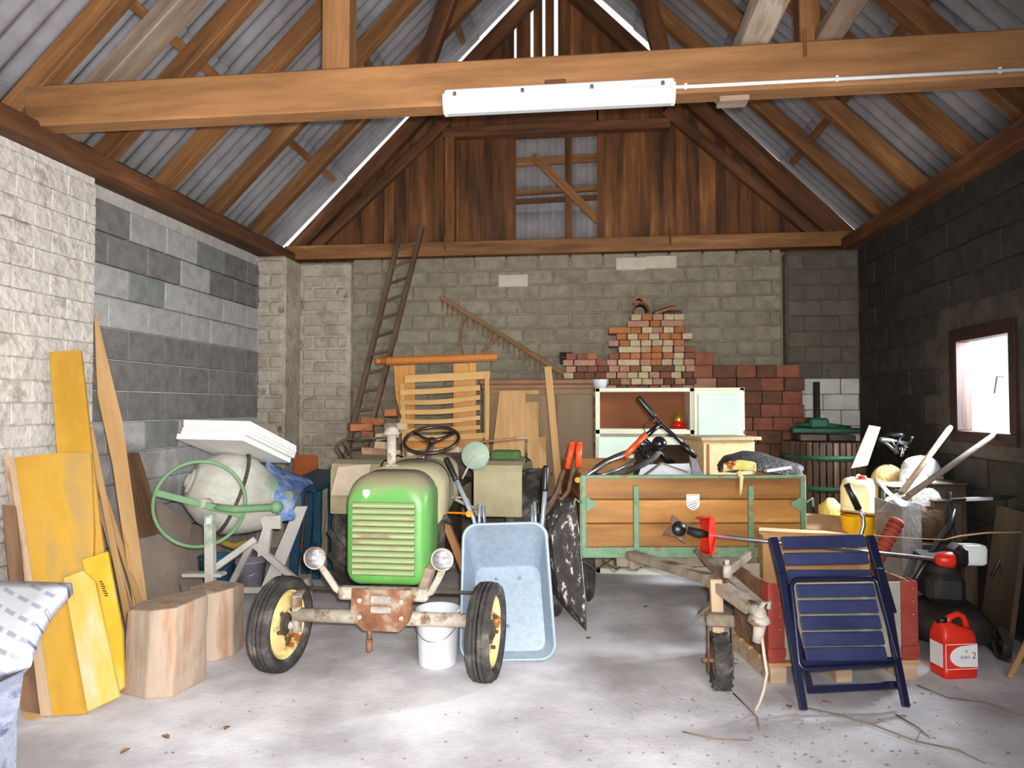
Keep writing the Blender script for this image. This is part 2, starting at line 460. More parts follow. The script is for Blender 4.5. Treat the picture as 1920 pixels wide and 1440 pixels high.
# ---- roof: sheets, rafters, laths, wall plates
ceil = bpy.data.objects.new('ceiling', None); _link(ceil); ceil['kind'] = 'structure'
SL = math.atan2(ZR - 3.5, 3.37)
slope_len = math.hypot(ZR - 3.5, 3.37)
nw, lw, shl = 6, 0.155, 1.35
sh = MB(); rings = []
ny = nw * 8
for i in range(ny + 1):
    y = i / 8 * lw; z = 0.022 * math.cos(2 * PI * i / 8)
    rings.append([(0, y, z), (shl, y, z), (shl, y, z - 0.007), (0, y, z - 0.007)])
sh.loft([[Vector(p) for p in r] for r in rings], caps=True, smooth=False)
sheet_me = sh.mesh('roof_sheet', M['sheet'])
for p in sheet_me.polygons: p.use_smooth = True
for side in (-1, 1):
    foot = Vector((XM + side * (3.37 + 0.14), 0, 3.5 - 0.14 + 0.14))
    sl = Vector((-side * math.cos(SL), 0, math.sin(SL)))
    nrm = Vector((side * math.sin(SL), 0, math.cos(SL)))
    for r in range(4):
        for k in range(10):
            y = -0.675 + k * nw * lw
            if y > 8.25: continue
            t = 0.0 + r * 1.22
            tilt = 0.012
            xa = (sl * math.cos(tilt) - nrm * math.sin(tilt)); za = xa.cross(Vector((0, 1, 0)))
            if za.z < 0: za = -za
            ya = za.cross(xa)
            mm = Matrix((xa, ya, za)).transposed().to_4x4()
            mm.translation = foot + sl * t + nrm * (0.2 + 0.012) + Vector((0, y if ya.y > 0 else y + nw * lw, 0))
            put(sheet_me, 'roof_sheet', mm, ceil)
    rafter_y = [0.0, 0.85, 1.66, 2.5, 3.36, 4.23, 5.09, 5.85, 6.7, 7.57]
    for i, y in enumerate(rafter_y):
        p0 = foot + sl * -0.05 + nrm * 0.06 + Vector((0, y, 0)); p1 = foot + sl * (slope_len + 0.14) + nrm * 0.06 + Vector((0, y, 0))
        plank('rafter', p0, p1, 0.115, 0.15, M['beam'], ceil, up=nrm)
    for t in (0.10, 1.22, 2.40, 3.55, 4.6):
        o = plank('lath', foot + sl * t + nrm * 0.16 + Vector((0, Y0, 0)), foot + sl * t + nrm * 0.16 + Vector((0, 8.3, 0)), 0.075, 0.05, M['beam_dark'] if t < 0.5 else M['beam'], ceil, up=nrm)
    plank('wall_plate', (XL - 0.04 if side < 0 else XR + 0.04, Y0, ZE + 0.055), (XL - 0.04 if side < 0 else XR + 0.04, 8.3, ZE + 0.055), 0.36, 0.14, M['beam_dark'], ceil)
    plank('eaves_light_block', (XL - 0.26 if side < 0 else XR + 0.26, Y0, 3.5), (XL - 0.26 if side < 0 else XR + 0.26, 8.3, 3.5), 0.03, 0.5, M['beam_dark'], ceil)  # added outside the plates to block sky light leaking in at the eaves
plank('rafter', Vector((XM - 3.51, 4.63, 3.5)) + Vector((-0.7, 0, 0.71)) * 0.05, Vector((XM - 0.1, 4.63, 6.95)), 0.2, 0.12, M['beam_grey'], ceil, up=(-0.7, 0, 0.7))
# tie beam with the post that stands on it and braces behind
plank('tie_beam', (XL + 0.02, 4.25, 3.655), (XR - 0.02, 4.25, 3.655), 0.16, 0.275, M['beam_pale'], ceil, bev=0.012)
plank('post', (-1.62, 4.27, 3.79), (-1.62, 4.27, 5.7), 0.18, 0.14, M['beam_pale'], ceil, up=(0, 1, 0))
plank('post', (0.80, 4.27, 3.79), (0.80, 4.27, 5.7), 0.14, 0.12, M['beam'], ceil, up=(0, 1, 0)) if False else None
plank('mortise_plug', (-0.28, 4.165, 3.6), (-0.15, 4.165, 3.6), 0.012, 0.075, M['beam_dark'], ceil)
plank('iron_strap', (1.245, 4.163, 3.69), (1.245, 4.163, 3.86), 0.02, 0.012, M['beam_dark'], ceil, up=(0, 1, 0))
plank('post', (1.3, 4.3, 3.79), (1.3, 4.3, 4.9), 0.12, 0.12, M['beam'], ceil, up=(0, 1, 0))
# braces of the next frames, seen high up against the sheets
plank('brace', (-1.75, 6.7, 4.75), (-1.28, 6.7, 6.1), 0.16, 0.12, M['beam_dark'], ceil, up=(0, 1, 0))
plank('brace', (0.72, 6.7, 4.85), (0.42, 6.7, 6.1), 0.16, 0.12, M['beam_dark'], ceil, up=(0, 1, 0))
plank('purlin', (XM - 1.55, Y0, 5.28), (XM - 1.55, 8.2, 5.28), 0.12, 0.1, M['beam_dark'], ceil) if False else None

# ---- gable: boards with gaps, opening with a batten frame and sheets behind
wg = bpy.data.objects.new('wall_gable', None); wg.location = (XM, YB + 0.14, 3.5); _link(wg, None, Matrix.Translation(wg.location)); wg['kind'] = 'structure'
def roof_z(x): return 3.5 + 0.14 + (3.37 - abs(x - XM)) * math.tan(SL)
def board(x0, x1, z0, z1a, z1b, y, m=None):
    mb = MB()
    mm = Matrix(((0, 1, 0, 0), (0, 0, 1, 0), (1, 0, 0, 0), (0, 0, 0, 1)))  # local X up
    cx = (x0 + x1) / 2; cz = z0
    poly = [(0, x0 - cx), (z1a - z0, x0 - cx), (z1b - z0, x1 - cx), (0, x1 - cx)]
    mb.prism(poly, 0.024, z0=-0.012)
    me = mb.mesh('board', m or M['board_dark'])
    T = Matrix(((0, 1, 0, cx), (0, 0, 1, y), (1, 0, 0, cz), (0, 0, 0, 1)))
    put(me, 'board', T, wg)
ox0, ox1, oz0, oz1 = -0.925, 0.075, 3.6, 4.93
x = XM - 3.3
while x < XM + 3.25:
    w_ = random.uniform(0.12, 0.19)
    x1 = x + w_
    for (a, b) in ((ox0, 1), (ox1, 0)):
        if x < a < x1: x1 = a
    cx = (x + x1) / 2
    y = YB + 0.2 + random.uniform(-0.012, 0.012)
    zt = min(roof_z(x), roof_z(x1)) - 0.05
    if ox0 - 1e-4 <= x and x1 <= ox1 + 1e-4:
        pass
    else:
        bi = globals().get('bi', 0) + 1
        y = YB + 0.2 + (0.013 if bi % 2 else -0.013)
        board(x - 0.006, x1 + 0.006, 3.38, min(roof_z(x) - 0.02, 5.5), min(roof_z(x1) - 0.02, 5.5), y)
    x = x1
# upper gable boards: daylight shows through four open joints
gaps = [(-0.93, 0.03), (-0.725, 0.035), (-0.575, 0.04), (-0.425, 0.05)]
xs = [-2.2, -2.02, -1.85, -1.67, -1.5, -1.32, -1.12, -0.945, -0.742, -0.594, -0.45, -0.25, -0.08, 0.1, 0.26, 0.43, 0.6, 0.78, 0.95, 1.12, 1.3]
for i in range(len(xs) - 1):
    a, b = xs[i], xs[i + 1]
    g = {-0.945: 0.03, -0.742: 0.038, -0.594: 0.036, -0.45: 0.05}.get(a, 0.0)
    a2 = a + g
    if a2 < XM < b:
        board(a2, XM, 5.06, roof_z(a2) - 0.02, roof_z(XM) - 0.02, YB + 0.22); a2 = XM
    board(a2 - (0.0 if g else 0.006), b + (0.004 if b not in (-0.945, -0.742, -0.594, -0.45) else 0), 5.04, roof_z(a2) - 0.05, roof_z(b) - 0.05, YB + 0.22 + 0.013 * (i % 2))
# frame timbers in front of the boards
plank('gable_tie', (XL, YB + 0.06, 3.55), (XR, YB + 0.06, 3.55), 0.16, 0.17, M['beam'], wg)
plank('collar', (-1.8, YB + 0.08, 4.99), (0.93, YB + 0.08, 4.99), 0.13, 0.12, M['beam_dark'], wg)
for side in (-1, 1):
    sl = Vector((-side * math.cos(SL), 0, math.sin(SL))); nrm = Vector((side * math.sin(SL), 0, math.cos(SL)))
    foot = Vector((XM + side * 3.37, YB + 0.05, 3.52))
    plank('gable_rafter', foot - nrm * 0.04, foot + sl * (slope_len + 0.0) - nrm * 0.04, 0.13, 0.16, M['beam_dark'] if side < 0 else M['beam_dark'], wg, up=nrm)
    plank('gable_brace', foot + sl * 0.3 - nrm * 0.2, foot + sl * 2.6 - nrm * 0.32, 0.08, 0.12, M['beam_dark'], wg, up=nrm)
    plank('gable_post', (XM + side * 1.27, YB + 0.07, 3.63), (XM + side * 1.27, YB + 0.07, 4.93), 0.12, 0.11, M['board_dark'], wg, up=(0, 1, 0)) if side < 0 else None
    plank('iron_strap', (XM + side * 1.3 - (0.02 if side < 0 else -0.05), YB - 0.027, 3.53), (XM + side * 1.3 - (0.02 if side < 0 else -0.05), YB - 0.027, 3.72), 0.025, 0.014, M['beam_dark'], wg, up=(0, 1, 0))
sl = Vector((-math.cos(SL), 0, math.sin(SL))); nrm = Vector((math.sin(SL), 0, math.cos(SL))); foot = Vector((XM + 3.37, YB + 0.3, 3.6))
plank('verge_light_block', foot - sl * 0.2 + nrm * 0.06, foot + sl * 2.9 + nrm * 0.06, 0.03, 0.24, M['beam_dark'], wg, up=nrm)  # added plank blocking the bright sky line along the lower right slope
# the opening's head
plank('header_board', (ox0 - 0.02, YB + 0.19, 5.24), (ox1 + 0.02, YB + 0.19, 5.24), 0.03, 0.62, M['board_dark'], wg)
# inside the opening: sheets on battens
for k in range(5):
    mm = Matrix(((0, 1, 0, -1.1), (0, 0, -1, YB + 0.55 - 0.02 * k), (1, 0, 0, 3.45 + k * 0.33), (0, 0, 0, 1)))
    mb = MB()
    rr = []
    for i in range(8 * 8 + 1):
        yy = i / 8 * lw; zz = 0.02 * math.cos(2 * PI * i / 8)
        rr.append([Vector((0, yy, zz)), Vector((0.4, yy, zz + 0.012)), Vector((0.4, yy, zz + 0.006)), Vector((0, yy, zz - 0.006))])
    mb.loft(rr)
    put(mb.mesh('wall_sheet', M['sheet']), 'wall_sheet', mm, wg)
for z in (4.72, 4.33, 4.22):
    plank('batten', (-1.1, YB + 0.43, z), (0.2, YB + 0.43, z + 0.03), 0.05, 0.1 if z > 4.6 else 0.06, M['beam'] if z > 4.3 else M['beam_dark'], wg)
plank('batten', (-0.28, YB + 0.40, 3.45), (-0.28, YB + 0.40, 5.0), 0.09, 0.06, M['board_dark'], wg, up=(0, 1, 0))
plank('batten', (-0.72, YB + 0.36, 4.78), (0.2, YB + 0.36, 3.82), 0.06, 0.1, M['beam'], wg)

# ================================================================== tractor
M['green'] = mat('dusty_green_paint', (88, 136, 70), (82, 146, 66), (130, 142, 102), scale=3.5, rough=0.4, bump=0.05, var=0.0, contrast=(0.36, 0.52), c3pos=0.66, spec=0.5, dust=((128, 120, 94), 0.5, 1.0))
M['green_dust'] = mat('heavily_dusted_green_paint', (140, 132, 104), (158, 150, 120), (126, 140, 96), scale=4, rough=0.85, bump=0.08, var=0.03)
M['slat_green'] = mat('pale_dusty_grille_paint', (120, 152, 100), (140, 158, 110), (122, 116, 86), scale=7, rough=0.7, bump=0.08, stretch=(0.5, 1, 1), var=0.05, contrast=(0.36, 0.54), c3pos=0.66, dust=((128, 116, 88), 0.5, 1.2))
M['grime'] = mat('oily_grime', (52, 44, 36), (86, 76, 64), (110, 98, 84), scale=9, rough=0.8, bump=0.25, var=0.15)
M['dusty_grey'] = mat('dusty_grey_iron', (150, 142, 130), (176, 168, 156), (112, 84, 60), scale=8, rough=0.8, bump=0.12, var=0.05, contrast=(0.36, 0.52), c3pos=0.64)
M['rust'] = mat('rusty_plate', (104, 66, 44), (132, 90, 64), (158, 146, 132), scale=5, rough=0.85, bump=0.2, var=0.04, contrast=(0.38, 0.5), c3pos=0.6)
M['rubber'] = mat('old_rubber', (44, 42, 41), (66, 63, 60), (112, 106, 100), scale=7, rough=0.85, bump=0.1, var=0.06, contrast=(0.38, 0.54), c3pos=0.68)
M['rim_yellow'] = mat('cream_yellow_rim_paint', (222, 196, 128), (232, 208, 146), (132, 78, 26), scale=5, rough=0.6, bump=0.08, var=0.03, contrast=(0.4, 0.52), c3pos=0.6)
M['black'] = mat('black_plastic', (20, 19, 20), (30, 29, 31), scale=8, rough=0.35, bump=0.02, var=0.05, spec=0.5)
M['chrome'] = mat('chrome', (215, 215, 218), (230, 230, 232), scale=6, rough=0.12, metal=1.0, bump=0)
M['lens'] = mat('ribbed_lamp_glass', (150, 150, 152), (206, 208, 212), scale=16, rough=0.1, metal=0.9, bump=0.3, stretch=(1, 1, 4), var=0)
M['amber'] = mat('amber_reflector', (226, 118, 10), (236, 140, 16), scale=10, rough=0.6, bump=0.0, var=0)
M['galv'] = mat('galvanised_sheet', (150, 166, 182), (164, 180, 196), (140, 156, 172), scale=26, rough=0.42, metal=0.35, bump=0.02, var=0.0, detail=3)
M['galv_tube'] = mat('galvanised_tube', (160, 170, 184), (180, 190, 202), scale=16, rough=0.4, metal=0.5, bump=0.02, var=0)
M['white_plastic'] = mat('scuffed_white_plastic', (206, 208, 216), (222, 224, 232), (190, 186, 184), scale=6, rough=0.5, bump=0.03, var=0.02)
M['wheel_rim_brown'] = mat('dark_brown_bakelite', (40, 26, 22), (58, 38, 32), scale=9, rough=0.35, bump=0.02, var=0, spec=0.5)

RX = Matrix.Rotation(PI / 2, 4, 'Y')      # local Z -> world X


def tire(parent, c, rad, w, rim_r, steer=0.0, mats=('rubber', 'rim_yellow'), lugs=0, lug=(0.045, 0.05), ribs=True, dish=0.03, hubm='grime'):
    T = Matrix.Translation(Vector(c)) @ Matrix.Rotation(steer, 4, 'Z') @ RX
    hw = w / 2
    prof = [(rim_r, -hw * 0.62), (rim_r + (rad - rim_r) * 0.35, -hw * 0.98), (rad - (rad - rim_r) * 0.25, -hw), (rad - 0.018, -hw * 0.86)]
    if ribs:
        for k in range(4):
            z0 = -hw * 0.78 + k * hw * 0.40; z1 = z0 + hw * 0.32
            rr = rad - 0.010 * abs((z0 + z1) / w)
            prof += [(rr - 0.012, z0 - 0.003), (rr, z0 + 0.003), (rr, z1 - 0.003), (rr - 0.012, z1 + 0.003)]
    else:
        prof += [(rad, -hw * 0.5), (rad, hw * 0.5)]
    prof += [(rad - 0.018, hw * 0.86), (rad - (rad - rim_r) * 0.25, hw), (rim_r + (rad - rim_r) * 0.35, hw * 0.98), (rim_r, hw * 0.62)]
    mb = MB().lathe(prof, 40, T, close=True)
    if lugs:
        for k in range(lugs):
            for s in (-1, 1):
                a = 2 * PI * (k + (0.5 if s > 0 else 0)) / lugs
                p0 = T @ Vector((rad * math.cos(a), rad * math.sin(a), s * hw * 0.95))
                a2 = a + 0.28
                p1 = T @ Vector((rad * math.cos(a2), rad * math.sin(a2), s * 0.01))
                rd = (p0 + p1) / 2 - (T @ Vector((0, 0, 0)))
                mb.bar(p0, p1, lug[0], lug[1], up=rd)
    o = mb.build('tire', M[mats[0]], parent)
    r = MB().lathe([(rim_r + 0.012, -hw * 0.66), (rim_r - 0.008, -hw * 0.62), (rim_r - 0.014, -hw * 0.3), (rim_r - 0.03, -hw * 0.1 + dish * 0.3), (rim_r * 0.55, dish * 0.8), (rim_r * 0.28, dish),
                    (rim_r * 0.26, dish - 0.012), (rim_r * 0.55, dish * 0.8 - 0.012), (rim_r - 0.032, -0.012), (rim_r - 0.014, hw * 0.3), (rim_r - 0.008, hw * 0.62), (rim_r + 0.012, hw * 0.66)], 36, T)
    r.build('rim', M[mats[1]], o)
    h = MB().lathe([(0.001, hw * 0.75), (rim_r * 0.16, hw * 0.72), (rim_r * 0.2, hw * 0.5), (rim_r * 0.22, dish + 0.01), (rim_r * 0.34, dish), (rim_r * 0.34, dish - 0.02), (rim_r * 0.2, -hw * 0.5), (0.001, -hw * 0.55)], 18, T)
    for k in range(5):
        a = 2 * PI * k / 5
        h.cyl(T @ Vector((rim_r * 0.45 * math.cos(a), rim_r * 0.45 * math.sin(a), dish * 0.7)), T @ Vector((rim_r * 0.45 * math.cos(a), rim_r * 0.45 * math.sin(a), dish + 0.022)), 0.011, n=6)
    h.build('hub', M[hubm], o)
    return o


TR = thing('tractor', 'old green tractor with dusty slatted grille and cream front wheels', 'tractor', (-1.275, 4.2, 0))
tire(TR, (-0.655, -0.02, 0.292), 0.292, 0.135, 0.205, R(-6))
tire(TR, (0.64, -0.02, 0.292), 0.292, 0.135, 0.205, R(-4))
tire(TR, (-0.71, 1.75, 0.56), 0.53, 0.26, 0.34, lugs=18, ribs=False)
tire(TR, (0.71, 1.75, 0.56), 0.53, 0.26, 0.34, lugs=18, ribs=False)
MB().cyl((-0.57, 0, 0.345), (0.57, 0, 0.345), 0.043, n=18).build('front_axle', M['dusty_grey'], TR)
for s in (-1, 1):
    k = MB().cyl((s * 0.565, 0, 0.24), (s * 0.565, 0, 0.47), 0.032, n=12).cyl((s * 0.565, 0, 0.28), (s * 0.66, -0.02, 0.28), 0.026, n=10)
    k.bar((s * 0.565, 0.0, 0.46), (s * 0.60, 0.16, 0.46), 0.05, 0.025, bev=0.004)
    k.ball((s * 0.60, 0.16, 0.47), 0.025)
    k.build('steering_knuckle', M['rust'] if s > 0 else M['dusty_grey'], TR)
MB().tube([(-0.6, 0.16, 0.47), (-0.2, 0.19, 0.46), (0.6, 0.16, 0.47)], 0.012).build('track_rod', M['grime'], TR)
mp = Matrix(((1, 0, 0, 0), (0, 0, 1, -0.075), (0, 1, 0, 0), (0, 0, 0, 1)))
pl = MB().prism([(-0.185, 0.535), (0.185, 0.535), (0.19, 0.40), (0.165, 0.335), (0.11, 0.285), (-0.11, 0.285), (-0.165, 0.335), (-0.19, 0.40)], 0.03, mp)
pl.box((0, 0.02, 0.42), (0.26, 0.15, 0.2), bev=0.01)
plo = pl.build('axle_bracket', M['rust'], TR)
for (a, b) in ((-0.13, 0.37), (0.13, 0.37), (-0.13, 0.47), (0.13, 0.47)): MB().cyl((a, -0.095, b), (a, -0.07, b), 0.014, n=8).build('bolt', M['dusty_grey'], plo)
MB().box((0, -0.085, 0.475), (0.13, 0.02, 0.05), bev=0.008).box((0, -0.085, 0.415), (0.13, 0.02, 0.04), bev=0.008).build('cast_boss', M['dusty_grey'], plo)
MB().cyl((-0.085, -0.03, 0.285), (-0.085, -0.03, 0.21), 0.012).cyl((-0.085, -0.03, 0.22), (-0.085, -0.03, 0.15), 0.02, n=10).build('tow_pin', M['rust'], TR)
MB().box((0, -0.03, 0.50), (0.56, 0.07, 0.075), bev=0.012).build('cross_member', M['dusty_grey'], TR)
for s, lx, lz in ((-1, -0.405, 0.725), (1, 0.385, 0.735)):
    b = MB().tube([(s * 0.26, -0.03, 0.5), (s * 0.30, -0.03, 0.52), (s * 0.345, -0.05, 0.6), (lx, -0.05, lz - 0.05)], 0.022, n=10).build('lamp_bracket', M['dusty_grey'], TR)
    T = Matrix.Translation((lx, -0.12, lz)) @ Matrix.Rotation(R(90), 4, 'X')
    hl = MB().lathe([(0.001, -0.10), (0.03, -0.095), (0.055, -0.06), (0.066, -0.02), (0.07, 0.0), (0.066, 0.008), (0.058, 0.008)], 24, T).build('headlamp', M['dusty_grey'], TR)
    MB().lathe([(0.060, 0.006), (0.045, 0.016), (0.02, 0.021), (0.0005, 0.022)], 24, T).build('lens', M['lens'], hl)


def rrect(w, z0, z1, rt, rb, y, n=6, cx=0.0):
    """rounded rectangle ring in the XZ plane"""
    pts = []
    for (x_, z_, a0, r_) in ((w / 2 - rt, z1 - rt, 0, rt), (-w / 2 + rt, z1 - rt, PI / 2, rt), (-w / 2 + rb, z0 + rb, PI, rb), (w / 2 - rb, z0 + rb, 1.5 * PI, rb)):
        for i in range(n + 1):
            a = a0 + PI / 2 * i / n
            pts.append(Vector((cx + x_ + r_ * math.cos(a), y, z_ + r_ * math.sin(a))))
    return pts


cowl = MB().loft([rrect(0.40, 0.60, 1.08, 0.10, 0.06, -0.005), rrect(0.47, 0.56, 1.14, 0.14, 0.08, 0.0), rrect(0.505, 0.54, 1.19, 0.15, 0.09, 0.03), rrect(0.525, 0.53, 1.225, 0.16, 0.09, 0.09), rrect(0.53, 0.53, 1.235, 0.16, 0.09, 0.30)])
cw = cowl.build('cowl', M['green'], TR)
hood = MB().loft([rrect(0.528, 0.86, 1.237, 0.16, 0.02, 0.28), rrect(0.52, 0.88, 1.25, 0.16, 0.02, 0.6), rrect(0.49, 0.92, 1.255, 0.16, 0.02, 0.92)])
hood.build('hood', M['green_dust'], TR)
tank = MB().loft([rrect(0.42, 0.95, 1.22, 0.14, 0.03, 0.88), rrect(0.50, 0.93, 1.275, 0.16, 0.03, 0.95), rrect(0.50, 0.93, 1.275, 0.16, 0.03, 1.15), rrect(0.42, 0.96, 1.22, 0.14, 0.03, 1.22)])
tk = tank.build('fuel_tank', M['green_dust'], TR)
MB().cyl((-0.1, 0.98, 1.265), (-0.1, 0.98, 1.30), 0.035, n=14).build('filler_cap', M['dusty_grey'], tk)
MB().cyl((0.02, 0.9, 1.255), (0.02, 0.9, 1.275), 0.05, n=16).build('gauge', M['chrome'], tk)
MB().box((-0.0075, -0.006, 0.826), (0.392, 0.006, 0.45)).build('grille_shade_sheet', M['grime'], TR)  # dark sheet put behind the slats to colour their gaps as shade
z = 0.605
for k in range(12):
    g = MB()
    ring = []
    for xx in (-0.205, -0.2, 0.185, 0.19):
        e = 0.0 if abs(xx + 0.0075) < 0.195 else 0.006
        ring.append([Vector((xx, -0.022 + e, z + 0.002 + e)), Vector((xx, -0.030 + e, z + 0.010)), Vector((xx, -0.030 + e, z + 0.024)), Vector((xx, -0.022 + e, z + 0.0345 - e)), Vector((xx, -0.004, z + 0.0345)), Vector((xx, -0.004, z + 0.002))])
    g.loft(ring, smooth=False).build('grille_slat', M['slat_green'], TR)
    z += 0.0375
ms = Matrix(((1, 0, 0, -0.12), (0, 0, -1, -0.0), (0, 1, 0, 1.105), (0, 0, 0, 1)))
MB().prism([(-0.022, 0.022), (-0.008, 0.028), (0.0, 0.02), (0.008, 0.028), (0.022, 0.022), (0.02, -0.008), (0, -0.03), (-0.02, -0.008)], 0.012, ms, z0=0.0).build('emblem', M['white_plastic'], TR)
# engine under the hood
eng = MB().box((0, 0.62, 0.72), (0.30, 0.62, 0.42), bev=0.02).box((0.17, 0.45, 0.62), (0.1, 0.16, 0.18), bev=0.02).box((0, 1.3, 0.66), (0.34, 0.8, 0.42), bev=0.04)
eng.cyl((0.16, 0.36, 0.82), (0.26, 0.36, 0.82), 0.075, n=16).cyl((0.2, 0.6, 0.62), (0.2, 0.6, 0.86), 0.05, n=14)
eng.tube([(0.18, 0.4, 0.9), (0.27, 0.5, 0.88), (0.26, 0.75, 0.8), (0.2, 0.9, 0.75)], 0.022)
eng.tube([(0.24, 0.35, 0.6), (0.28, 0.3, 0.52), (0.22, 0.2, 0.45)], 0.018)
eng.build('engine', M['grime'], TR)
MB().tube([(0.25, 0.95, 0.95), (0.33, 1.0, 0.9), (0.42, 1.05, 0.86)], 0.012).tube([(0.22, 0.85, 0.98), (0.34, 0.95, 0.96), (0.38, 1.1, 0.8)], 0.008).build('control_rod', M['dusty_grey'], TR)
MB().bar((0.28, 0.05, 0.66), (0.20, 0.12, 0.45), 0.06, 0.11, up=(0, -1, 0), bev=0.01).build('starter_guard', M['beam_grey'], TR)
MB().box((0, 1.8, 0.6), (1.3, 0.16, 0.16), bev=0.03).build('rear_axle', M['grime'], TR)
# air stack
st = MB().cyl((-0.08, 0.40, 1.22), (-0.08, 0.40, 1.46), 0.031, n=18).lathe([(0.05, 0), (0.048, 0.018), (0.03, 0.02)], 16, Matrix.Translation((-0.08, 0.40, 1.235)))
sto = st.build('air_stack', M['dusty_grey'], TR)
MB().lathe([(0.031, 0), (0.055, 0.0), (0.055, 0.012), (0.042, 0.04), (0.02, 0.055), (0.001, 0.058)], 18, Matrix.Translation((-0.08, 0.40, 1.455))).build('stack_cap', M['dusty_grey'], sto)
# steering wheel
T = Matrix.Translation((0.075, 0.92, 1.395)) @ Matrix.Rotation(R(26), 4, 'X')
ring = [T @ Vector((0.205 * math.cos(2 * PI * i / 36), 0.205 * math.sin(2 * PI * i / 36), 0)) for i in range(36)]
sw = MB().tube(ring, 0.014, n=10, closed=True).build('steering_wheel', M['wheel_rim_brown'], TR)
sp = MB()
for a in (R(35), R(145), R(270)):
    sp.tube([T @ Vector((0.0, 0, -0.015)), T @ Vector((0.1 * math.cos(a), 0.1 * math.sin(a), -0.012)), T @ Vector((0.2 * math.cos(a), 0.2 * math.sin(a), 0))], [0.02, 0.012, 0.010])
sp.build('spoke', M['wheel_rim_brown'], sw)
MB().lathe([(0.001, 0.012), (0.03, 0.008), (0.034, -0.01), (0.026, -0.03)], 16, T).build('hub', M['wheel_rim_brown'], sw)
MB().cyl(T @ Vector((0, 0, -0.02)), (0.06, 0.8, 1.2), 0.024, n=14).build('steering_column', M['grime'], TR)
# fenders with grab rails
for s in (-1, 1):
    prof = [(1.10, 0.80), (1.10, 1.14), (1.13, 1.19), (1.22, 1.215), (1.6, 1.23), (2.0, 1.17), (2.3, 0.95)]
    inner = [(p[0] + (0.012 if i < 3 else 0), p[1] - (0.0 if i < 2 else 0.012)) for i, p in enumerate(prof)]
    x0, x1 = (0.36, 0.74) if s > 0 else (-0.78, -0.38)
    poly = prof + inner[::-1]
    mb = MB().prism(poly, x1 - x0, Matrix(((0, 0, 1, x0), (1, 0, 0, 0), (0, 1, 0, 0), (0, 0, 0, 1))))
    side = [(1.10, 0.80)] + prof[1:] + [(1.9, 0.78)]
    xs_ = x0 if s > 0 else x1 - 0.006
    mb.prism(side, 0.006, Matrix(((0, 0, 1, xs_), (1, 0, 0, 0), (0, 1, 0, 0), (0, 0, 0, 1))))
    mb.build('fender', M['green_dust'], TR)
MB().tube([(0.37, 1.2, 1.2), (0.37, 1.2, 1.345), (0.39, 1.2, 1.365), (0.76, 1.22, 1.405), (0.765, 1.25, 1.38), (0.74, 1.45, 1.2)], 0.010).build('grab_rail', M['rust'], TR)
MB().tube([(-0.74, 1.3, 1.215), (-0.775, 1.2, 1.33), (-0.74, 1.2, 1.365), (-0.68, 1.2, 1.385), (-0.36, 1.2, 1.395), (-0.34, 1.24, 1.36), (-0.34, 1.4, 1.22)], 0.010).tube([(-0.70, 1.2, 1.37), (-0.67, 1.3, 1.21)], 0.009).build('grab_rail', M['grime'], TR)
MB().box((0.585, 1.36, 1.255), (0.23, 0.16, 0.075), bev=0.012).build('seat_cushion', mat('dark_green_vinyl', (52, 78, 40), (66, 94, 50), scale=8, rough=0.7), TR)
T = Matrix.Translation((0.395, 1.0, 1.275)) @ Matrix.Rotation(R(84), 4, 'X')
mr = MB().lathe([(0.001, 0.012), (0.10, 0.012), (0.108, 0.004), (0.108, -0.004), (0.09, -0.02), (0.03, -0.045), (0.001, -0.05)], 28, T).build('mirror', mat('dusty_mirror_back', (126, 142, 128), (146, 160, 146), scale=5, rough=0.5, var=0), TR)
MB().tube([(0.395, 0.985, 1.275), (0.34, 0.97, 1.18), (0.30, 0.97, 1.1)], 0.008).build('mirror_rod', M['dusty_grey'], mr)
MB().cyl((0.44, 0.5, 0.915), (0.44, 0.475, 0.915), 0.022, n=14).tube([(0.44, 0.5, 0.915), (0.4, 0.6, 0.9), (0.2, 0.62, 0.9)], 0.008).build('indicator_lamp', M['amber'], TR)
MB().box((-0.03, 1.95, 0.98), (0.42, 0.36, 0.05), bev=0.02).box((-0.03, 2.12, 1.1), (0.42, 0.05, 0.24), bev=0.02).build('seat', M['grime'], TR)

# sheet of cardboard propped on the left fender
o = MB().prism([(0, 0), (0.27, 0.0), (0.30, 0.245), (0.04, 0.22)], 0.006, Matrix.Translation((-2.0, 5.17, 0.96)) @ Matrix.Rotation(R(78), 4, 'X')).build('cardboard_sheet', mat('pale_cardboard', (176, 158, 140), (192, 176, 158), scale=6, rough=0.9, var=0))
tag(o, 'pale cardboard sheet propped on the left fender of the green tractor', 'cardboard')

# ================================================================== white bucket under the axle
B = thing('bucket', 'white plastic bucket with wire handle under the tractor axle', 'bucket', (-0.99, 4.42, 0))
MB().lathe([(0.001, 0.0), (0.118, 0.0), (0.122, 0.01), (0.138, 0.33), (0.146, 0.335), (0.146, 0.35), (0.136, 0.352), (0.132, 0.33), (0.116, 0.02), (0.001, 0.018)], 36).build('body', M['white_plastic'], B)
MB().tube([Vector((0.143 * math.cos(a), -0.143 * abs(math.sin(a)) - 0.004, 0.31 - 0.13 * math.sin(a))) for a in [PI * i / 16 for i in range(17)]], 0.003, n=6).build('handle', M['steel'], B)

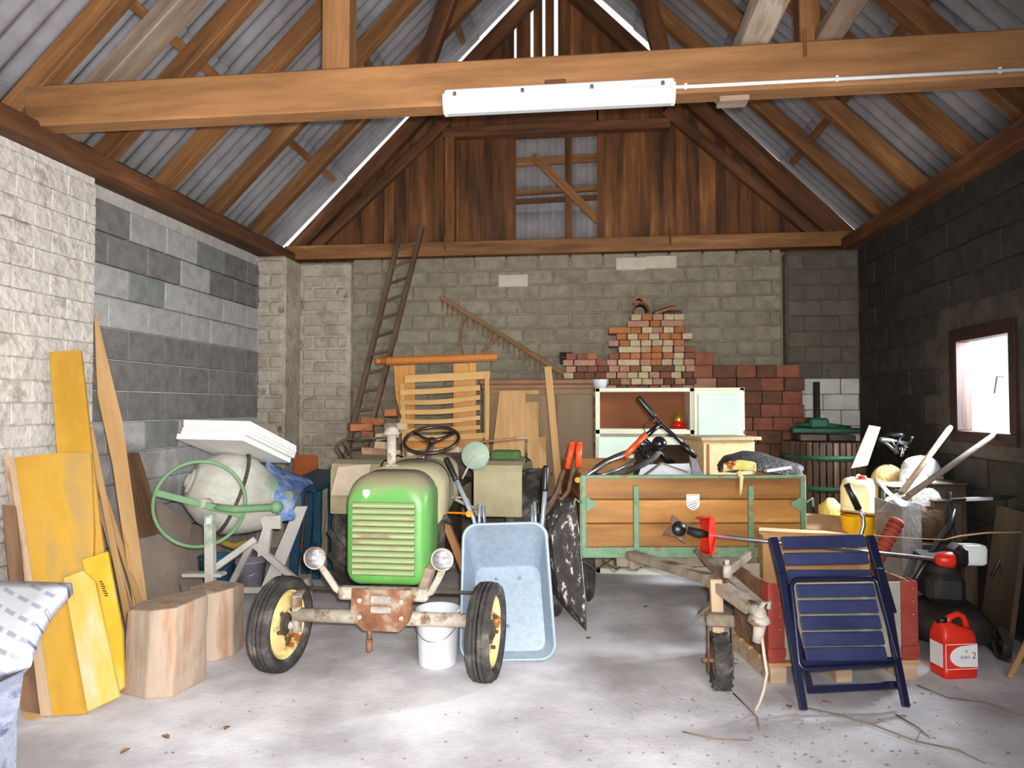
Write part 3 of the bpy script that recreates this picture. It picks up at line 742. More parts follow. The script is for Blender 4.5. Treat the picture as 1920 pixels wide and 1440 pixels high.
# ================================================================== new wheelbarrow stood on its nose
WB = thing('wheelbarrow', 'galvanised wheelbarrow stood on end beside the right front tractor wheel', 'wheelbarrow', (-0.545, 4.50, 0), (R(-7), R(-2), R(4)))
def tray_ring(w0, w1, v0, v1, r, dep, n=7):
    """outline with half widths w0 (low) and w1 (high); depth from a function of v"""
    pts = []
    for (sx, v_, a0) in ((1, v1, 0), (-1, v1, PI / 2), (-1, v0, PI), (1, v0, 1.5 * PI)):
        hw = w1 if v_ == v1 else w0
        cx_ = sx * (hw - r); cv = v_ - r if v_ == v1 else v_ + r
        for i in range(n + 1):
            a = a0 + PI / 2 * i / n
            x_ = cx_ + r * math.cos(a); v = cv + r * math.sin(a)
            pts.append(Vector((x_, dep(v), v)))
    return pts
rings = [tray_ring(0.315, 0.285, 0.0, 0.88, 0.10, lambda v: 0.02), tray_ring(0.315, 0.285, 0.0, 0.88, 0.10, lambda v: 0.0), tray_ring(0.30, 0.27, 0.012, 0.868, 0.09, lambda v: 0.0), tray_ring(0.295, 0.265, 0.018, 0.862, 0.09, lambda v: 0.012)]
for t in (0.25, 0.5, 0.75, 0.92, 1.0):
    e = t
    v0 = 0.018 + e * 0.035; v1 = 0.862 - e * 0.30
    db, dt = 0.035 * e + 0.01, 0.02 + 0.25 * e
    rings.append(tray_ring(0.295 - 0.05 * e, 0.265 - 0.04 * e, v0, v1, 0.09 - 0.03 * e, lambda v, v0=v0, v1=v1, db=db, dt=dt: db + (dt - db) * (v - v0) / (v1 - v0)))
tr = MB().loft(rings, caps=False)
tr._add(rings[-1], [list(range(len(rings[-1])))])
o = tr.build('tray', M['galv'], WB)
sd = o.modifiers.new('solid', 'SOLIDIFY'); sd.thickness = 0.004; sd.offset = 0
for (x_, v) in ((-0.08, 0.49), (0.08, 0.49), (-0.06, 0.2), (0.0, 0.2)):
    d = 0.045 + (0.27 - 0.045) * (v - 0.053) / (0.562 - 0.053)
    MB().ball((x_, d - 0.008, v), 0.011, n=10).build('tray_bolt', M['steel'], o)
for s in (-1, 1):
    hd = MB().tube([(s * 0.09, 0.14, 0.12), (s * 0.18, 0.3, 0.5), (s * 0.25, 0.34, 0.85), (s * 0.28, 0.30, 1.1)] if s > 0 else [(s * 0.09, 0.14, 0.12), (s * 0.16, 0.3, 0.5), (s * 0.24, 0.34, 0.9), (s * 0.37, 0.34, 1.2)], 0.017, n=12).build('handle_tube', M['galv_tube'], WB)
    g = [(s * 0.277, 0.303, 1.08), (s * 0.29, 0.29, 1.26)] if s > 0 else [(s * 0.36, 0.34, 1.175), (s * 0.435, 0.34, 1.34)]
    MB().tube([Vector(g[0]), Vector(g[0]).lerp(Vector(g[1]), 0.1), Vector(g[0]).lerp(Vector(g[1]), 0.92), Vector(g[1])], [0.023, 0.021, 0.023, 0.016], n=14).build('grip', M['black'], hd)
    MB().tube([(s * 0.16, 0.32, 0.6), (s * 0.17, 0.45, 0.78), (s * 0.18, 0.5, 0.98), (s * 0.2, 0.4, 1.0), (s * 0.2, 0.34, 0.8)], 0.013, n=10).build('leg', M['galv_tube'], WB)
tire(WB, (0, 0.34, 0.18), 0.17, 0.08, 0.11, mats=('rubber', 'steel'))

# ================================================================== old wheelbarrow behind it
M['tar'] = mat('black_paint_with_cement_splashes', (48, 44, 42), (66, 60, 56), (196, 190, 184), scale=26, rough=0.75, bump=0.2, contrast=(0.4, 0.58), c3pos=0.64, var=0, stretch=(1, 1, 0.5))
M['rust_dark'] = mat('dark_rusty_tube', (70, 52, 42), (106, 82, 66), (140, 130, 122), scale=14, rough=0.75, bump=0.1, var=0.05)
M['grip_red'] = mat('orange_red_grip', (206, 62, 28), (224, 82, 40), scale=8, rough=0.4, var=0)
OB = thing('wheelbarrow', 'old black wheelbarrow with orange grips and cement-splashed tray stood on end', 'wheelbarrow', (0.0, 5.15, 0), (0, R(0), 0))
def q(x, y, Yv): return PY(x, y, Yv)
tip = q(1097, 1178, 5.05)
A_ = [q(1026, 985, 5.1), q(1050, 945, 5.1), q(1078, 938, 5.1), q(1087, 1010, 5.08), q(1094, 1090, 5.06), q(1098, 1130, 5.05), q(1098, 1182, 5.05), q(1070, 1150, 5.07), q(1042, 1110, 5.09), q(1032, 1060, 5.1)]
Bk = [p + Vector((-0.10, 0.24, 0.02)) for p in A_]
t_ = MB()
n = len(A_); cen = sum(A_, Vector()) / n
mid = [p.lerp(cen, 0.14) + Vector((0.012, -0.05, 0)) for p in A_]
t_.loft([Bk, A_, mid], caps=True, smooth=False)
t_.build('tray', M['tar'], OB, world=True)
MB().tube([A_[2], A_[3], A_[4], A_[5], A_[6]], 0.008).build('tray_rim', M['steel'], OB, world=True)
for k, (xa, ya, xb, yb) in enumerate(((1058, 900, 1073, 838), (1078, 880, 1086, 838))):
    h = MB().tube([q(1005 + 22 * k, 1010, 5.2), q(1018 + 12 * k, 965, 5.2), q(xa - 12, 920, 5.2), q(xa, ya - 20, 5.18)], 0.017, n=10).build('handle_tube', M['rust_dark'], OB, world=True)
    MB().tube([q(xa + 6, ya - 22 if k == 0 else ya - 5, 5.18), q(xb, yb - 4, 5.16)], 0.024, n=12).tube([q(xb, yb - 4, 5.16), q(xb + 1, yb - 10, 5.16)], [0.024, 0.014], n=12).build('grip', M['grip_red'], h, world=True)
MB().tube([q(1010, 985, 5.2), q(1045, 930, 5.2), q(1062, 945, 5.2)], 0.012).tube([q(1043, 925, 5.22), q(1075, 975, 5.2)], 0.012).build('leg', M['rust_dark'], OB, world=True)
tire(OB, (-0.32, 0.35, 0.19), 0.19, 0.09, 0.11, R(20), mats=('rubber', 'rust'))

plank('wooden_handle', PY(872, 1070, 4.75), PY(822, 945, 4.95), 0.05, 0.06, M['beam_pale'], None, up=(0, -1, 0), label='reddish wooden bar propped between the tractor engine and the galvanised wheelbarrow', cat='bar')

# ================================================================== left side: boards, logs, mixer
M['yellow'] = mat('yellow_formwork_face', (178, 134, 42), (192, 148, 54), (170, 138, 80), scale=3, rough=0.6, bump=0.06, var=0.05, contrast=(0.36, 0.52), c3pos=0.64, stretch=(0.4, 1, 1))
M['yellow_worn'] = mat('worn_yellow_formwork', (196, 158, 66), (206, 170, 86), (198, 182, 148), scale=4, rough=0.75, bump=0.08, var=0.04, contrast=(0.36, 0.5), c3pos=0.6, stretch=(0.3, 1, 1))
M['pine'] = wood('pale_pine', (172, 132, 84), (190, 152, 104), (156, 110, 64), scale=8, var=0.06)
M['pine_grey'] = wood('greyed_pine', (164, 138, 110), (190, 164, 136), (140, 112, 88), scale=8, var=0.1)
M['old_brown'] = wood('old_brown_board', (96, 70, 52), (134, 102, 76), (156, 130, 104), scale=8, var=0.1)
M['hardboard'] = mat('dusty_fibreboard', (142, 128, 118), (160, 146, 136), (124, 110, 100), scale=3, rough=0.95, bump=0.1, var=0.08)
M['log_bark'] = mat('split_log_face', (158, 138, 122), (180, 160, 142), (166, 126, 96), scale=6, rough=0.9, bump=0.25, var=0.05, stretch=(1, 1, 0.15), contrast=(0.36, 0.52), c3pos=0.64)


def plane3(a, b, c): return Vector(a), (Vector(b) - Vector(a)).cross(Vector(c) - Vector(a)).normalized()
def PP(x, y, pl, off=0.0):
    a, n = pl
    if n.y > 0: n = -n
    a = a + n * off
    d = _ray(x, y); o = Vector((0, 0, CAMZ))
    return o + d * ((a - o).dot(n) / d.dot(n))


def slab(name, pts, t, m, parent=None, grain=None, **tg):
    """flat board with a real outline (world points, roughly coplanar) and thickness t going away from the camera"""
    pts = [Vector(p) for p in pts]
    c = sum(pts, Vector()) / len(pts)
    n = Vector()
    for i in range(len(pts)): n += (pts[i] - c).cross(pts[(i + 1) % len(pts)] - c)
    n.normalize()
    if n.dot(Vector((0, 0, CAMZ)) - c) > 0: n = -n
    g = Vector(grain) if grain is not None else (pts[-1] - pts[0])
    x = (g - n * g.dot(n)).normalized(); y = n.cross(x)
    mm = Matrix((x, y, n)).transposed().to_4x4(); mm.translation = c
    inv = mm.inverted()
    poly = [inv @ p for p in pts]
    mb = MB().prism([(p.x, p.y) for p in poly], t)
    o = mb.build(name, m)
    if parent is not None:
        o.parent = parent; mm2 = W[parent].inverted() @ mm
    else: mm2 = mm
    o.matrix_local = mm2; W[o] = mm
    return tag(o, **tg) if tg else o


base = plane3(PZ(100, 1341), PZ(165, 1338), PY(120, 655, 4.36))
G = 'yellow formwork boards leaning on the whitewashed pier'
slab('formwork_board', [PP(100, 1341, base), PP(232, 1290, base), PP(186, 970, base), PP(151, 656, base), PP(92, 660, base), PP(107, 848, base)], 0.027, M['yellow'], grain=PP(92, 660, base) - PP(107, 848, base),
     label='tallest yellow formwork board leaning on the whitewashed wall', cat='board', group=G)
pb = PP(100, 1342, base, 0.03)
slab('formwork_board', [PP(99, 1342, base, 0.03), PP(162, 1338, base, 0.03), PP(176, 1000, base, 0.03), PP(170, 850, base, 0.03), PP(107, 849, base, 0.03), PP(26, 858, base, 0.03)], 0.027, M['yellow'], grain=PP(26, 858, base) - PP(99, 1342, base),
     label='wide yellow formwork panel in front of the tallest yellow board', cat='board', group=G)
slab('formwork_board', [PP(164, 1334, base, 0.10), PP(224, 1306, base, 0.10), PP(178, 1090, base, 0.10), PP(156, 1070, base, 0.10), PP(119, 1084, base, 0.10)], 0.025, M['yellow_worn'],
     label='short worn pale yellow board with chipped top at the front of the leaning boards', cat='board', group=G)
o = slab('formwork_board', [PP(215, 1302, base, 0.065), PP(232, 1285, base, 0.065), PP(229, 1180, base, 0.065), PP(202, 1034, base, 0.065), PP(154, 1050, base, 0.065)], 0.025, mat('bright_yellow_formwork', (194, 154, 38), (204, 166, 48), (200, 174, 106), scale=4, rough=0.55, bump=0.05, contrast=(0.4, 0.55), c3pos=0.68, var=0),
     label='short bright yellow board with a dark stamp beside the worn pale one', cat='board', group=G)
mb = MB()
for k in range(7):
    a = PP(187 + k * 1.6, 1090 + k * 4.4, base, 0.0675); b = PP(192 + k * 1.6 + (k % 3), 1091 + k * 4.4, base, 0.0675)
    mb.bar(a, b, 0.004, 0.007, up=(0, -1, 0))
s_ = mb.build('printed_stamp', mat('dark_ink', (52, 44, 30), (60, 52, 36), scale=9), o, world=True); s_['kind'] = 'stuff'
slab('old_plank', [PP(76, 1342, base, 0.035), PP(98, 1342, base, 0.035), PP(27, 858, base, 0.035), PP(5, 850, base, 0.035)], 0.05, M['pine_grey'],
     label='greyed pine batten along the edge of the wide yellow panel', cat='board')
slab('old_plank', [PP(40, 1332, base, 0.05), PP(72, 1338, base, 0.05), PP(28, 948, base, 0.05), PP(4, 946, base, 0.05)], 0.03, M['old_brown'],
     label='dull brown plank behind the film-wrapped bundle', cat='board')
slab('wood_offcut', [PZ(48, 1352) + Vector((0, 0, 0.0)), PZ(84, 1346), PZ(82, 1320) + Vector((0, -0.1, 0.07)), PZ(58, 1316) + Vector((0, -0.1, 0.07))], 0.03, M['pine'], label='small wood offcut on the floor before the yellow boards', cat='offcut')

# thin planks leaning on the block bay
pt = PX(182, 545, XL - 0.05)
slab('tapered_plank', [PZ(262, 1212) + Vector((0, 0, 0)), PZ(294, 1212), PX(222, 800, -3.62), PX(203, 680, -3.68), PX(184, 578, XL + 0.02), PX(180, 590, XL + 0.02), PX(184, 740, -3.66), PX(205, 880, -3.58)], 0.026, M['pine'], label='tall tapered pine plank leaning against the grey block wall', cat='plank', grain=PX(184, 600, -3.76) - PZ(278, 1212))
for k, (x0, y0, x1, y1, w_, lab) in enumerate(((168, 803, 250, 1200, 0.045, 'thin pale lath leaning nearest the yellow boards'), (196, 930, 288, 1205, 0.04, 'thin pale lath crossing in front of the tall tapered plank'), (186, 935, 262, 1200, 0.05, 'short greyed lath between the pale laths'))):
    plank('lath', PZ(x1, y1 + 12) + Vector((0, 0, 0.01)), PX(x0, y0, -3.60 + 0.02 * k), w_, 0.022, M['pine_grey'] if k == 2 else M['pine'], None, up=(1, -0.6, 0.2), label=lab, cat='lath')
slab('bark_board', [PX(262, 1010, -3.62), PX(305, 1000, -3.62), PX(290, 948, -3.68), PX(262, 848, -3.75), PX(231, 850, -3.75), PX(245, 948, -3.68)], 0.03, M['old_brown'], label='short waney-edged brown board resting on the fibreboard panels', cat='board')
slab('fibreboard_panel', [PZ(215, 1178), PZ(345, 1150), PX(345, 990, -3.68), PX(300, 944, -3.76), PX(212, 952, -3.74)], 0.012, M['hardboard'], label='dusty fibreboard panel leaning behind the laths', cat='panel')
slab('fibreboard_panel', [PZ(345, 1148), PZ(440, 1120), PX(400, 1000, -3.6), PX(330, 968, -3.74), PX(318, 985, -3.74)], 0.012, M['hardboard'], label='dusty fibreboard panel standing behind the mixer hand wheel', cat='panel')

# ---- chopping logs
def log_chunk(name, foot, top, label):
    """split log: ring of floor points and ring of top points, several rings with wobble"""
    n = len(foot); rings = []
    for k in range(6):
        t = k / 5
        ring = []
        for i in range(n):
            p = Vector(foot[i]).lerp(Vector(top[i]), t)
            c = sum((Vector(f) for f in foot), Vector()) / n
            j = 0.0 if k in (0, 5) else 0.006
            bul = 1 + 0.05 * (1 - t) ** 2
            q_ = Vector((c.x + (p.x - c.x) * bul, c.y + (p.y - c.y) * bul, p.z))
            ring.append(q_ + Vector((random.uniform(-j, j), random.uniform(-j, j), 0)))
        rings.append(ring)
    o = MB().loft(rings, smooth=False).build(name, M['log_bark'])
    b = o.modifiers.new('bevel', 'BEVEL'); b.width = 0.012; b.segments = 2; b.limit_method = 'ANGLE'
    return tag(o, label, 'log')
def foot_of(pts): return [PZ(*p) for p in pts]
f1 = [PZ(229, 1300), PZ(275, 1311), PZ(322, 1308), PZ(352, 1292), PZ(383, 1276)]
f1 += [f1[-1] + Vector((-0.16, 0.2, 0)), f1[0] + Vector((0.10, 0.3, 0)), f1[0] + Vector((-0.02, 0.16, 0))]
h1 = [0.47, 0.49, 0.50, 0.505, 0.51, 0.5, 0.49, 0.48]
log_chunk('chopping_log', f1, [Vector((p.x * 0.995, p.y + 0.01, h)) for p, h in zip(f1, h1)], 'big squarish split log beside the yellow boards')
f2 = [PZ(372, 1243), PZ(405, 1240), PZ(436, 1230)]
f2 += [f2[-1] + Vector((-0.02, 0.18, 0)), f2[-1] + Vector((-0.25, 0.22, 0)), f2[0] + Vector((-0.14, 0.12, 0)), f2[0] + Vector((-0.06, 0.04, 0))]
log_chunk('chopping_log', f2, [Vector((p.x, p.y, 0.43 + 0.01 * (i % 3))) for i, p in enumerate(f2)], 'smaller chopping log standing behind the big split log')

# ---- film-wrapped bundle in the near corner
def film_mat():
    m = mat('printed_packing_film', (190, 192, 202), (200, 202, 212), scale=4, rough=0.35, bump=0.06, var=0, bscale=9)
    nt = m.node_tree; N = nt.nodes; L = nt.links
    b = N['Principled BSDF']; src = b.inputs['Base Color'].links[0].from_socket
    uv = N.new('ShaderNodeUVMap'); sp = N.new('ShaderNodeSeparateXYZ'); L.new(uv.outputs[0], sp.inputs[0])
    def mth(op, a, bb=None, c=None):
        n_ = N.new('ShaderNodeMath'); n_.operation = op
        for i, v in enumerate((a, bb, c)):
            if v is None: continue
            if isinstance(v, (int, float)): n_.inputs[i].default_value = v
            else: L.new(v, n_.inputs[i])
        return n_.outputs[0]
    u = mth('FRACT', mth('MULTIPLY_ADD', sp.outputs[0], 9.0, mth('MULTIPLY', sp.outputs[1], 4.0))); v = mth('FRACT', mth('MULTIPLY', sp.outputs[1], 11.0))
    ring = mth('ABSOLUTE', mth('SUBTRACT', u, 0.5)); rv = mth('ABSOLUTE', mth('SUBTRACT', v, 0.5))
    letters = mth('GREATER_THAN', mth('SINE', mth('MULTIPLY', u, 70.0)), -0.35)
    ink = mth('MULTIPLY', mth('MULTIPLY', mth('LESS_THAN', ring, 0.33), mth('LESS_THAN', rv, 0.13)), letters)
    mx = N.new('ShaderNodeMix'); mx.data_type = 'RGBA'; L.new(mth('MULTIPLY', ink, 0.85), mx.inputs[0]); L.new(src, mx.inputs[6]); mx.inputs[7].default_value = srgb((96, 98, 122))
    L.new(mx.outputs[2], b.inputs['Base Color'])
    return m
FB = thing('wrapped_bundle', 'bundle of insulation boards wrapped in white printed film', 'bundle', (-2.2, 2.5, 0))
T0 = [PY(-230, 1096, 2.75), PY(0, 1105, 2.75), PY(138, 1113, 2.75)]
T1 = [PY(-230, 1365, 2.30), PY(-5, 1282, 2.30), PY(58, 1250, 2.34)]
mb = MB()
rows = []
for k in range(9):
    t = k / 8; row = []
    for i in range(9):
        s_ = i / 8
        a = T0[0].lerp(T0[2], s_); b = T1[0].lerp(T1[2], s_)
        p = a.lerp(b, t) + Vector((0, -0.03 * math.sin(PI * t), 0.02 * math.sin(PI * t)))
        row.append(p)
    rows.append(row)
vs_ = [p for r in rows for p in r]; fs_ = [(k * 9 + i, k * 9 + i + 1, (k + 1) * 9 + i + 1, (k + 1) * 9 + i) for k in range(8) for i in range(8)]
me_pts = list(vs_)
mb._add(vs_, fs_, True)
me = mb.mesh('printed_film', film_mat()); uvl = me.uv_layers.new(name='UVMap')
for lp in me.loops:
    k, i = divmod(lp.vertex_index, 9); uu, vv = i / 8 * 0.9, -k / 8 * 0.62; uvl.data[lp.index].uv = (uu * 0.8 - vv * 0.6 + 1, uu * 0.6 + vv * 0.8 + 2)
inv = W[FB].inverted()
for v in me.vertices: v.co = inv @ v.co
pf = _link(bpy.data.objects.new('printed_film', me), FB)
sd = pf.modifiers.new('s', 'SOLIDIFY'); sd.thickness = 0.05; sd.offset = -1
M['film_side'] = mat('loose_blue_white_film', (120, 128, 148), (150, 156, 172), (84, 92, 120), scale=9, rough=0.3, bump=0.4, var=0, bscale=14, contrast=(0.35, 0.55), c3pos=0.66)
side = [[T1[0], T1[1], T1[2]], [PY(-230, 1420, 2.42), PY(-8, 1300, 2.36), PY(44, 1264, 2.38)],
        [PY(-230, 1500, 2.5), PY(-12, 1370, 2.42), PY(36, 1325, 2.44)], [PY(-230, 1520, 2.5), PY(-30, 1440, 2.46), PY(4, 1392, 2.48)], [PZ(-230, 1560), PZ(-90, 1560), PZ(-60, 1540)]]
MB().loft(side, caps=False, closed=False).build('film_side', M['film_side'], FB, world=True)
MB().box((0, 0, 0), (0.8, 0.3, 0.4), bev=0.02, m=Matrix.Translation((-2.85, 2.62, 0.2))).build('core', M['film_side'], FB, world=True)

# ---- concrete mixer
M['cement_green'] = mat('cement_caked_green_paint', (168, 166, 156), (190, 188, 180), (142, 166, 144), scale=3.2, rough=0.85, bump=0.2, var=0.02, contrast=(0.38, 0.52), c3pos=0.62)
M['mixer_green'] = mat('mixer_green_paint', (102, 140, 100), (122, 158, 118), scale=6, rough=0.6, bump=0.06, var=0)
M['frame_white'] = mat('dusty_white_steel', (176, 172, 166), (198, 194, 190), (150, 144, 136), scale=6, rough=0.8, bump=0.08, var=0.03)
M['teal'] = mat('dark_teal_plastic', (22, 58, 82), (34, 74, 98), scale=6, rough=0.5, bump=0.03, var=0.05)
M['tarp'] = mat('blue_plastic_sheet', (70, 100, 158), (96, 126, 178), (150, 164, 190), scale=8, rough=0.45, bump=0.5, var=0, bscale=14, contrast=(0.36, 0.54), c3pos=0.66, bdist=0.03)
MX = thing('concrete_mixer', 'concrete mixer with green hand wheel and cement-caked drum', 'mixer', (-2.95, 5.45, 0))
ctr = PY(432, 925, 5.45)
ax = Vector((0.72, 0.58, -0.36)).normalized()
zr = ax; xr = zr.cross(Vector((0, 0, 1))).normalized(); yr = zr.cross(xr)
T = Matrix((xr, yr, zr)).transposed().to_4x4(); T.translation = ctr
dr = MB().lathe([(0.001, -0.33), (0.16, -0.325), (0.19, -0.31), (0.29, -0.17), (0.325, -0.06), (0.335, 0.0), (0.335, 0.03), (0.32, 0.10), (0.275, 0.22), (0.20, 0.36), (0.205, 0.375), (0.19, 0.37), (0.255, 0.22), (0.30, 0.08), (0.3, 0.0), (0.2, -0.25), (0.001, -0.28)], 36, T).build('drum', M['cement_green'], MX, world=True)
gr = MB().lathe([(0.336, -0.012), (0.352, -0.012), (0.352, 0.012), (0.336, 0.012)], 36, T)
for i in range(64):
    a = 2 * PI * i / 64
    p0 = T @ Vector((0.35 * math.cos(a), 0.35 * math.sin(a), -0.012)); p1 = T @ Vector((0.35 * math.cos(a), 0.35 * math.sin(a), 0.012))
    gr.bar(p0, p1, 0.014, 0.02, up=(p0 - ctr))
gr.build('gear_ring', M['grime'], dr, world=True)
MB().lathe([(0.001, -0.37), (0.05, -0.365), (0.06, -0.345), (0.10, -0.34), (0.105, -0.325), (0.05, -0.31)], 20, T).build('drum_bearing', M['cement_green'], dr, world=True)
hc = PY(375, 945, 5.02)
hn = Vector((0.42, -0.9, 0.0)).normalized(); hu = hn.cross(Vector((0, 0, 1))).normalized(); hv = Vector((0, 0, 1))
hw_ = MB().tube([hc + hu * (0.325 * math.cos(2 * PI * i / 40)) + hv * (0.325 * math.sin(2 * PI * i / 40)) for i in range(40)], 0.014, n=10, closed=True).build('hand_wheel', M['mixer_green'], MX, world=True)
d1 = hu * math.cos(R(164)) + hv * math.sin(R(164))
if PY(310, 925, 5.0).x > hc.x: d1 = -d1
p_a, p_b = hc + Vector((-0.29, 0, 0.09)), hc + Vector((0.29, 0, -0.10))
e1 = (hc - hu * 0.31 * (1 if hu.x > 0 else -1)) + hv * 0.10; e2 = (hc + hu * 0.31 * (1 if hu.x > 0 else -1)) - hv * 0.10
MB().bar(e1, e2, 0.012, 0.05, up=(0, 0, 1), bev=0.004).build('spoke', M['mixer_green'], hw_, world=True)
MB().cyl(hc, hc + Vector((0.02, 0.12, 0)), 0.035, n=14).build('hub', M['cement_green'], hw_, world=True)
MB().tube([hc + Vector((0.06, 0.06, -0.03)), PY(440, 955, 5.1), PY(515, 951, 5.25)], 0.03, n=12).ball(PY(518, 951, 5.26), 0.05).build('tilt_shaft', M['mixer_green'], MX, world=True)
pst = MB().bar(PZ(396, 1178), PY(393, 965, 5.06), 0.07, 0.06, up=(0, -1, 0), bev=0.006)
pst.build('post', M['cement_green'], MX, world=True)
MB().bar(PY(346, 1077, 5.0), PY(420, 1077, 5.0), 0.10, 0.03, bev=0.008).build('foot_bar', M['frame_white'], MX, world=True)
MB().box(PY(391, 980, 5.02), (0.04, 0.005, 0.075)).build('maker_tag', M['white_plastic'], MX, world=True)
yk = MB().prism([(0, 0), (0.13, 0.01), (0.13, -0.10), (0.05, -0.10), (0.03, -0.30), (-0.06, -0.33), (-0.06, -0.22), (-0.02, -0.10), (-0.04, -0.02)], 0.03, Matrix(((1, 0, 0, PY(497, 968, 5.4).x), (0, 0, 1, 5.4), (0, 1, 0, PY(497, 968, 5.4).z), (0, 0, 0, 1)))).build('yoke_plate', M['frame_white'], MX, world=True)
slab('side_panel', [PY(478, 1128, 5.7), PY(508, 1128, 5.7), PY(576, 950, 5.55), PY(554, 950, 5.55)], 0.02, M['frame_white'], MX)
for (a, b, Ya, Yb) in (((474, 1018), (578, 1108), 5.4, 5.75), ((478, 1012), (402, 1066), 5.4, 5.1), ((472, 1020), (432, 1100), 5.4, 5.6), ((425, 1106), (505, 1106), 5.62, 5.62)):
    MB().bar(PY(*a, Ya), PY(*b, Yb), 0.05, 0.045, up=(0, -1, 0), bev=0.005).build('leg', M['frame_white'], MX, world=True)
MB().lathe([(0.001, -0.012), (0.09, -0.012), (0.1, 0), (0.09, 0.012), (0.001, 0.012)], 20, Matrix.Translation(PZ(578, 1128) + Vector((0, 0, 0.1))) @ Matrix.Rotation(R(75), 4, 'Y')).build('transport_wheel', M['frame_white'], MX, world=True)
MB().tube([PY(410, 1014, 5.5), PY(440, 1024, 5.52), PY(466, 1016, 5.55)], 0.028, n=10).build('belt_guard', mat('dull_yellow_paint', (140, 112, 50), (160, 130, 66), scale=6, rough=0.7), MX, world=True)
MB().box(PY(540, 945, 5.62), (0.16, 0.2, 0.24), bev=0.02).build('motor_cover', mat('grey_green_cover', (120, 136, 130), (136, 150, 146), scale=6, rough=0.6), MX, world=True)
# blue plastic sheet slung over the motor
def crumple(name, rows, cols, fn, m, amp=0.02, th=0.003, seed=1, parent=None):
    rnd = random.Random(seed); vs_ = []
    for r in range(rows):
        for c in range(cols):
            vs_.append(fn(r / (rows - 1), c / (cols - 1)) + Vector((rnd.uniform(-amp, amp), rnd.uniform(-amp, amp), rnd.uniform(-amp, amp))))
    fs_ = [(r * cols + c, r * cols + c + 1, (r + 1) * cols + c + 1, (r + 1) * cols + c) for r in range(rows - 1) for c in range(cols - 1)]
    o = MB()._add(vs_, fs_, True).build(name, m, parent, world=parent is not None)
    s_ = o.modifiers.new('s', 'SOLIDIFY'); s_.thickness = th
    return smooth_mod(o, 1)
c00, c01, c10, c11 = PY(498, 862, 5.75), PY(592, 905, 6.0), PY(528, 978, 5.5), PY(556, 975, 5.52)
o = crumple('plastic_sheet', 8, 7, lambda a, b: (c00.lerp(c01, b)).lerp(c10.lerp(c11, b), a) + Vector((0, -0.16 * math.sin(PI * a), 0.05 * math.sin(PI * a))), M['tarp'], amp=0.022)
tag(o, 'crumpled blue plastic sheet slung over the mixer motor', 'sheet')
# foam boards lying on the drum
M['foam'] = mat('white_foam_board', (228, 226, 222), (240, 238, 235), scale=30, rough=0.9, bump=0.05, var=0.01)
fa, fb_, fc = PY(333, 823, 5.0), PY(458, 826, 5.0), PY(547, 868, 5.75)
u_ = (fb_ - fa); l_ = (fc - fb_); nn = u_.cross(l_).normalized()
if nn.z < 0: nn = -nn
zz = 0.0
for k, th in enumerate((0.042, 0.026, 0.022, 0.022, 0.022, 0.02)):
    sh_ = (Vector((0.022, 0.0, 0)) if k else Vector((-0.012, 0, 0))) + Vector((random.uniform(-0.004, 0.004), random.uniform(-0.004, 0.004), 0))
    a0 = fa + sh_ + nn * zz
    m_, l0 = frame(a0 + l_ / 2, a0 + u_ + l_ / 2, nn)
    m_.translation = a0 + u_ / 2 + l_ / 2 + nn * th / 2
    xa = u_.normalized(); ya = nn.cross(xa)
    vs_ = [a0, a0 + u_, a0 + u_ + l_, a0 + l_]
    mb = MB()._add([*vs_, *[p + nn * (th - 0.0015) for p in vs_]], [(0, 3, 2, 1), (4, 5, 6, 7), (0, 1, 5, 4), (1, 2, 6, 5), (2, 3, 7, 6), (3, 0, 4, 7)])
    o = mb.build('foam_board', M['foam'])
    tag(o, 'white foam board at the bottom of the stack on the mixer' if k == 0 else 'thin white foam board in the stack lying on the mixer', 'foam board', 'foam boards stacked on the mixer')
    zz += th

# ---- things behind the mixer
TT = thing('garden_table', 'dark teal plastic garden table behind the blue sheet', 'table', (-2.75, 6.4, 0))
MB().bar(PY(552, 918, 6.2), PY(630, 884, 6.7), 0.5, 0.04, up=(0, 0, 1), bev=0.01).build('table_top', M['teal'], TT, world=True)
for (x0, y0, x1, y1, Yv) in ((566, 915, 548, 1085, 6.15), (597, 902, 593, 1060, 6.4), (624, 890, 622, 1045, 6.75), (585, 905, 572, 1055, 6.6)):
    p1 = PY(x1, y1, Yv); p1.z = 0.0
    MB().bar(p1, PY(x0, y0, Yv), 0.075, 0.05, up=(0, -1, 0), bev=0.008).build('leg', M['teal'], TT, world=True)
MB().bar(PY(552, 1045, 6.15), PY(596, 1020, 6.4), 0.03, 0.04, bev=0.005).build('stretcher', M['teal'], TT, world=True)
p = PY(575, 905, 6.95); mm = Matrix(((1, 0, 0, p.x), (0, 0, 1, 6.95), (0, 1, 0, 0.0), (0, 0, 0, 1)))
zt = PY(575, 853, 6.95).z
prof = [(-0.14, 0), (0.115, 0), (0.115, zt - 0.04)] + [(0.115 - 0.04 + 0.04 * math.cos(a), zt - 0.04 + 0.04 * math.sin(a)) for a in (R(30), R(60), R(90))] + [(-0.10, zt), (-0.13, zt - 0.01), (-0.14, zt - 0.04)]
o = MB().prism(prof, 0.02, mm).build('round_cornered_board', mat('reddish_brown_veneer', (140, 74, 34), (156, 86, 44), scale=6, rough=0.5, var=0, stretch=(1, 1, 0.2)))
tag(o, 'reddish brown board with rounded corners standing behind the teal table', 'board')
B2 = thing('small_bucket', 'grey lilac bucket on the floor behind the mixer legs', 'bucket', (-3.05, 5.95, 0))
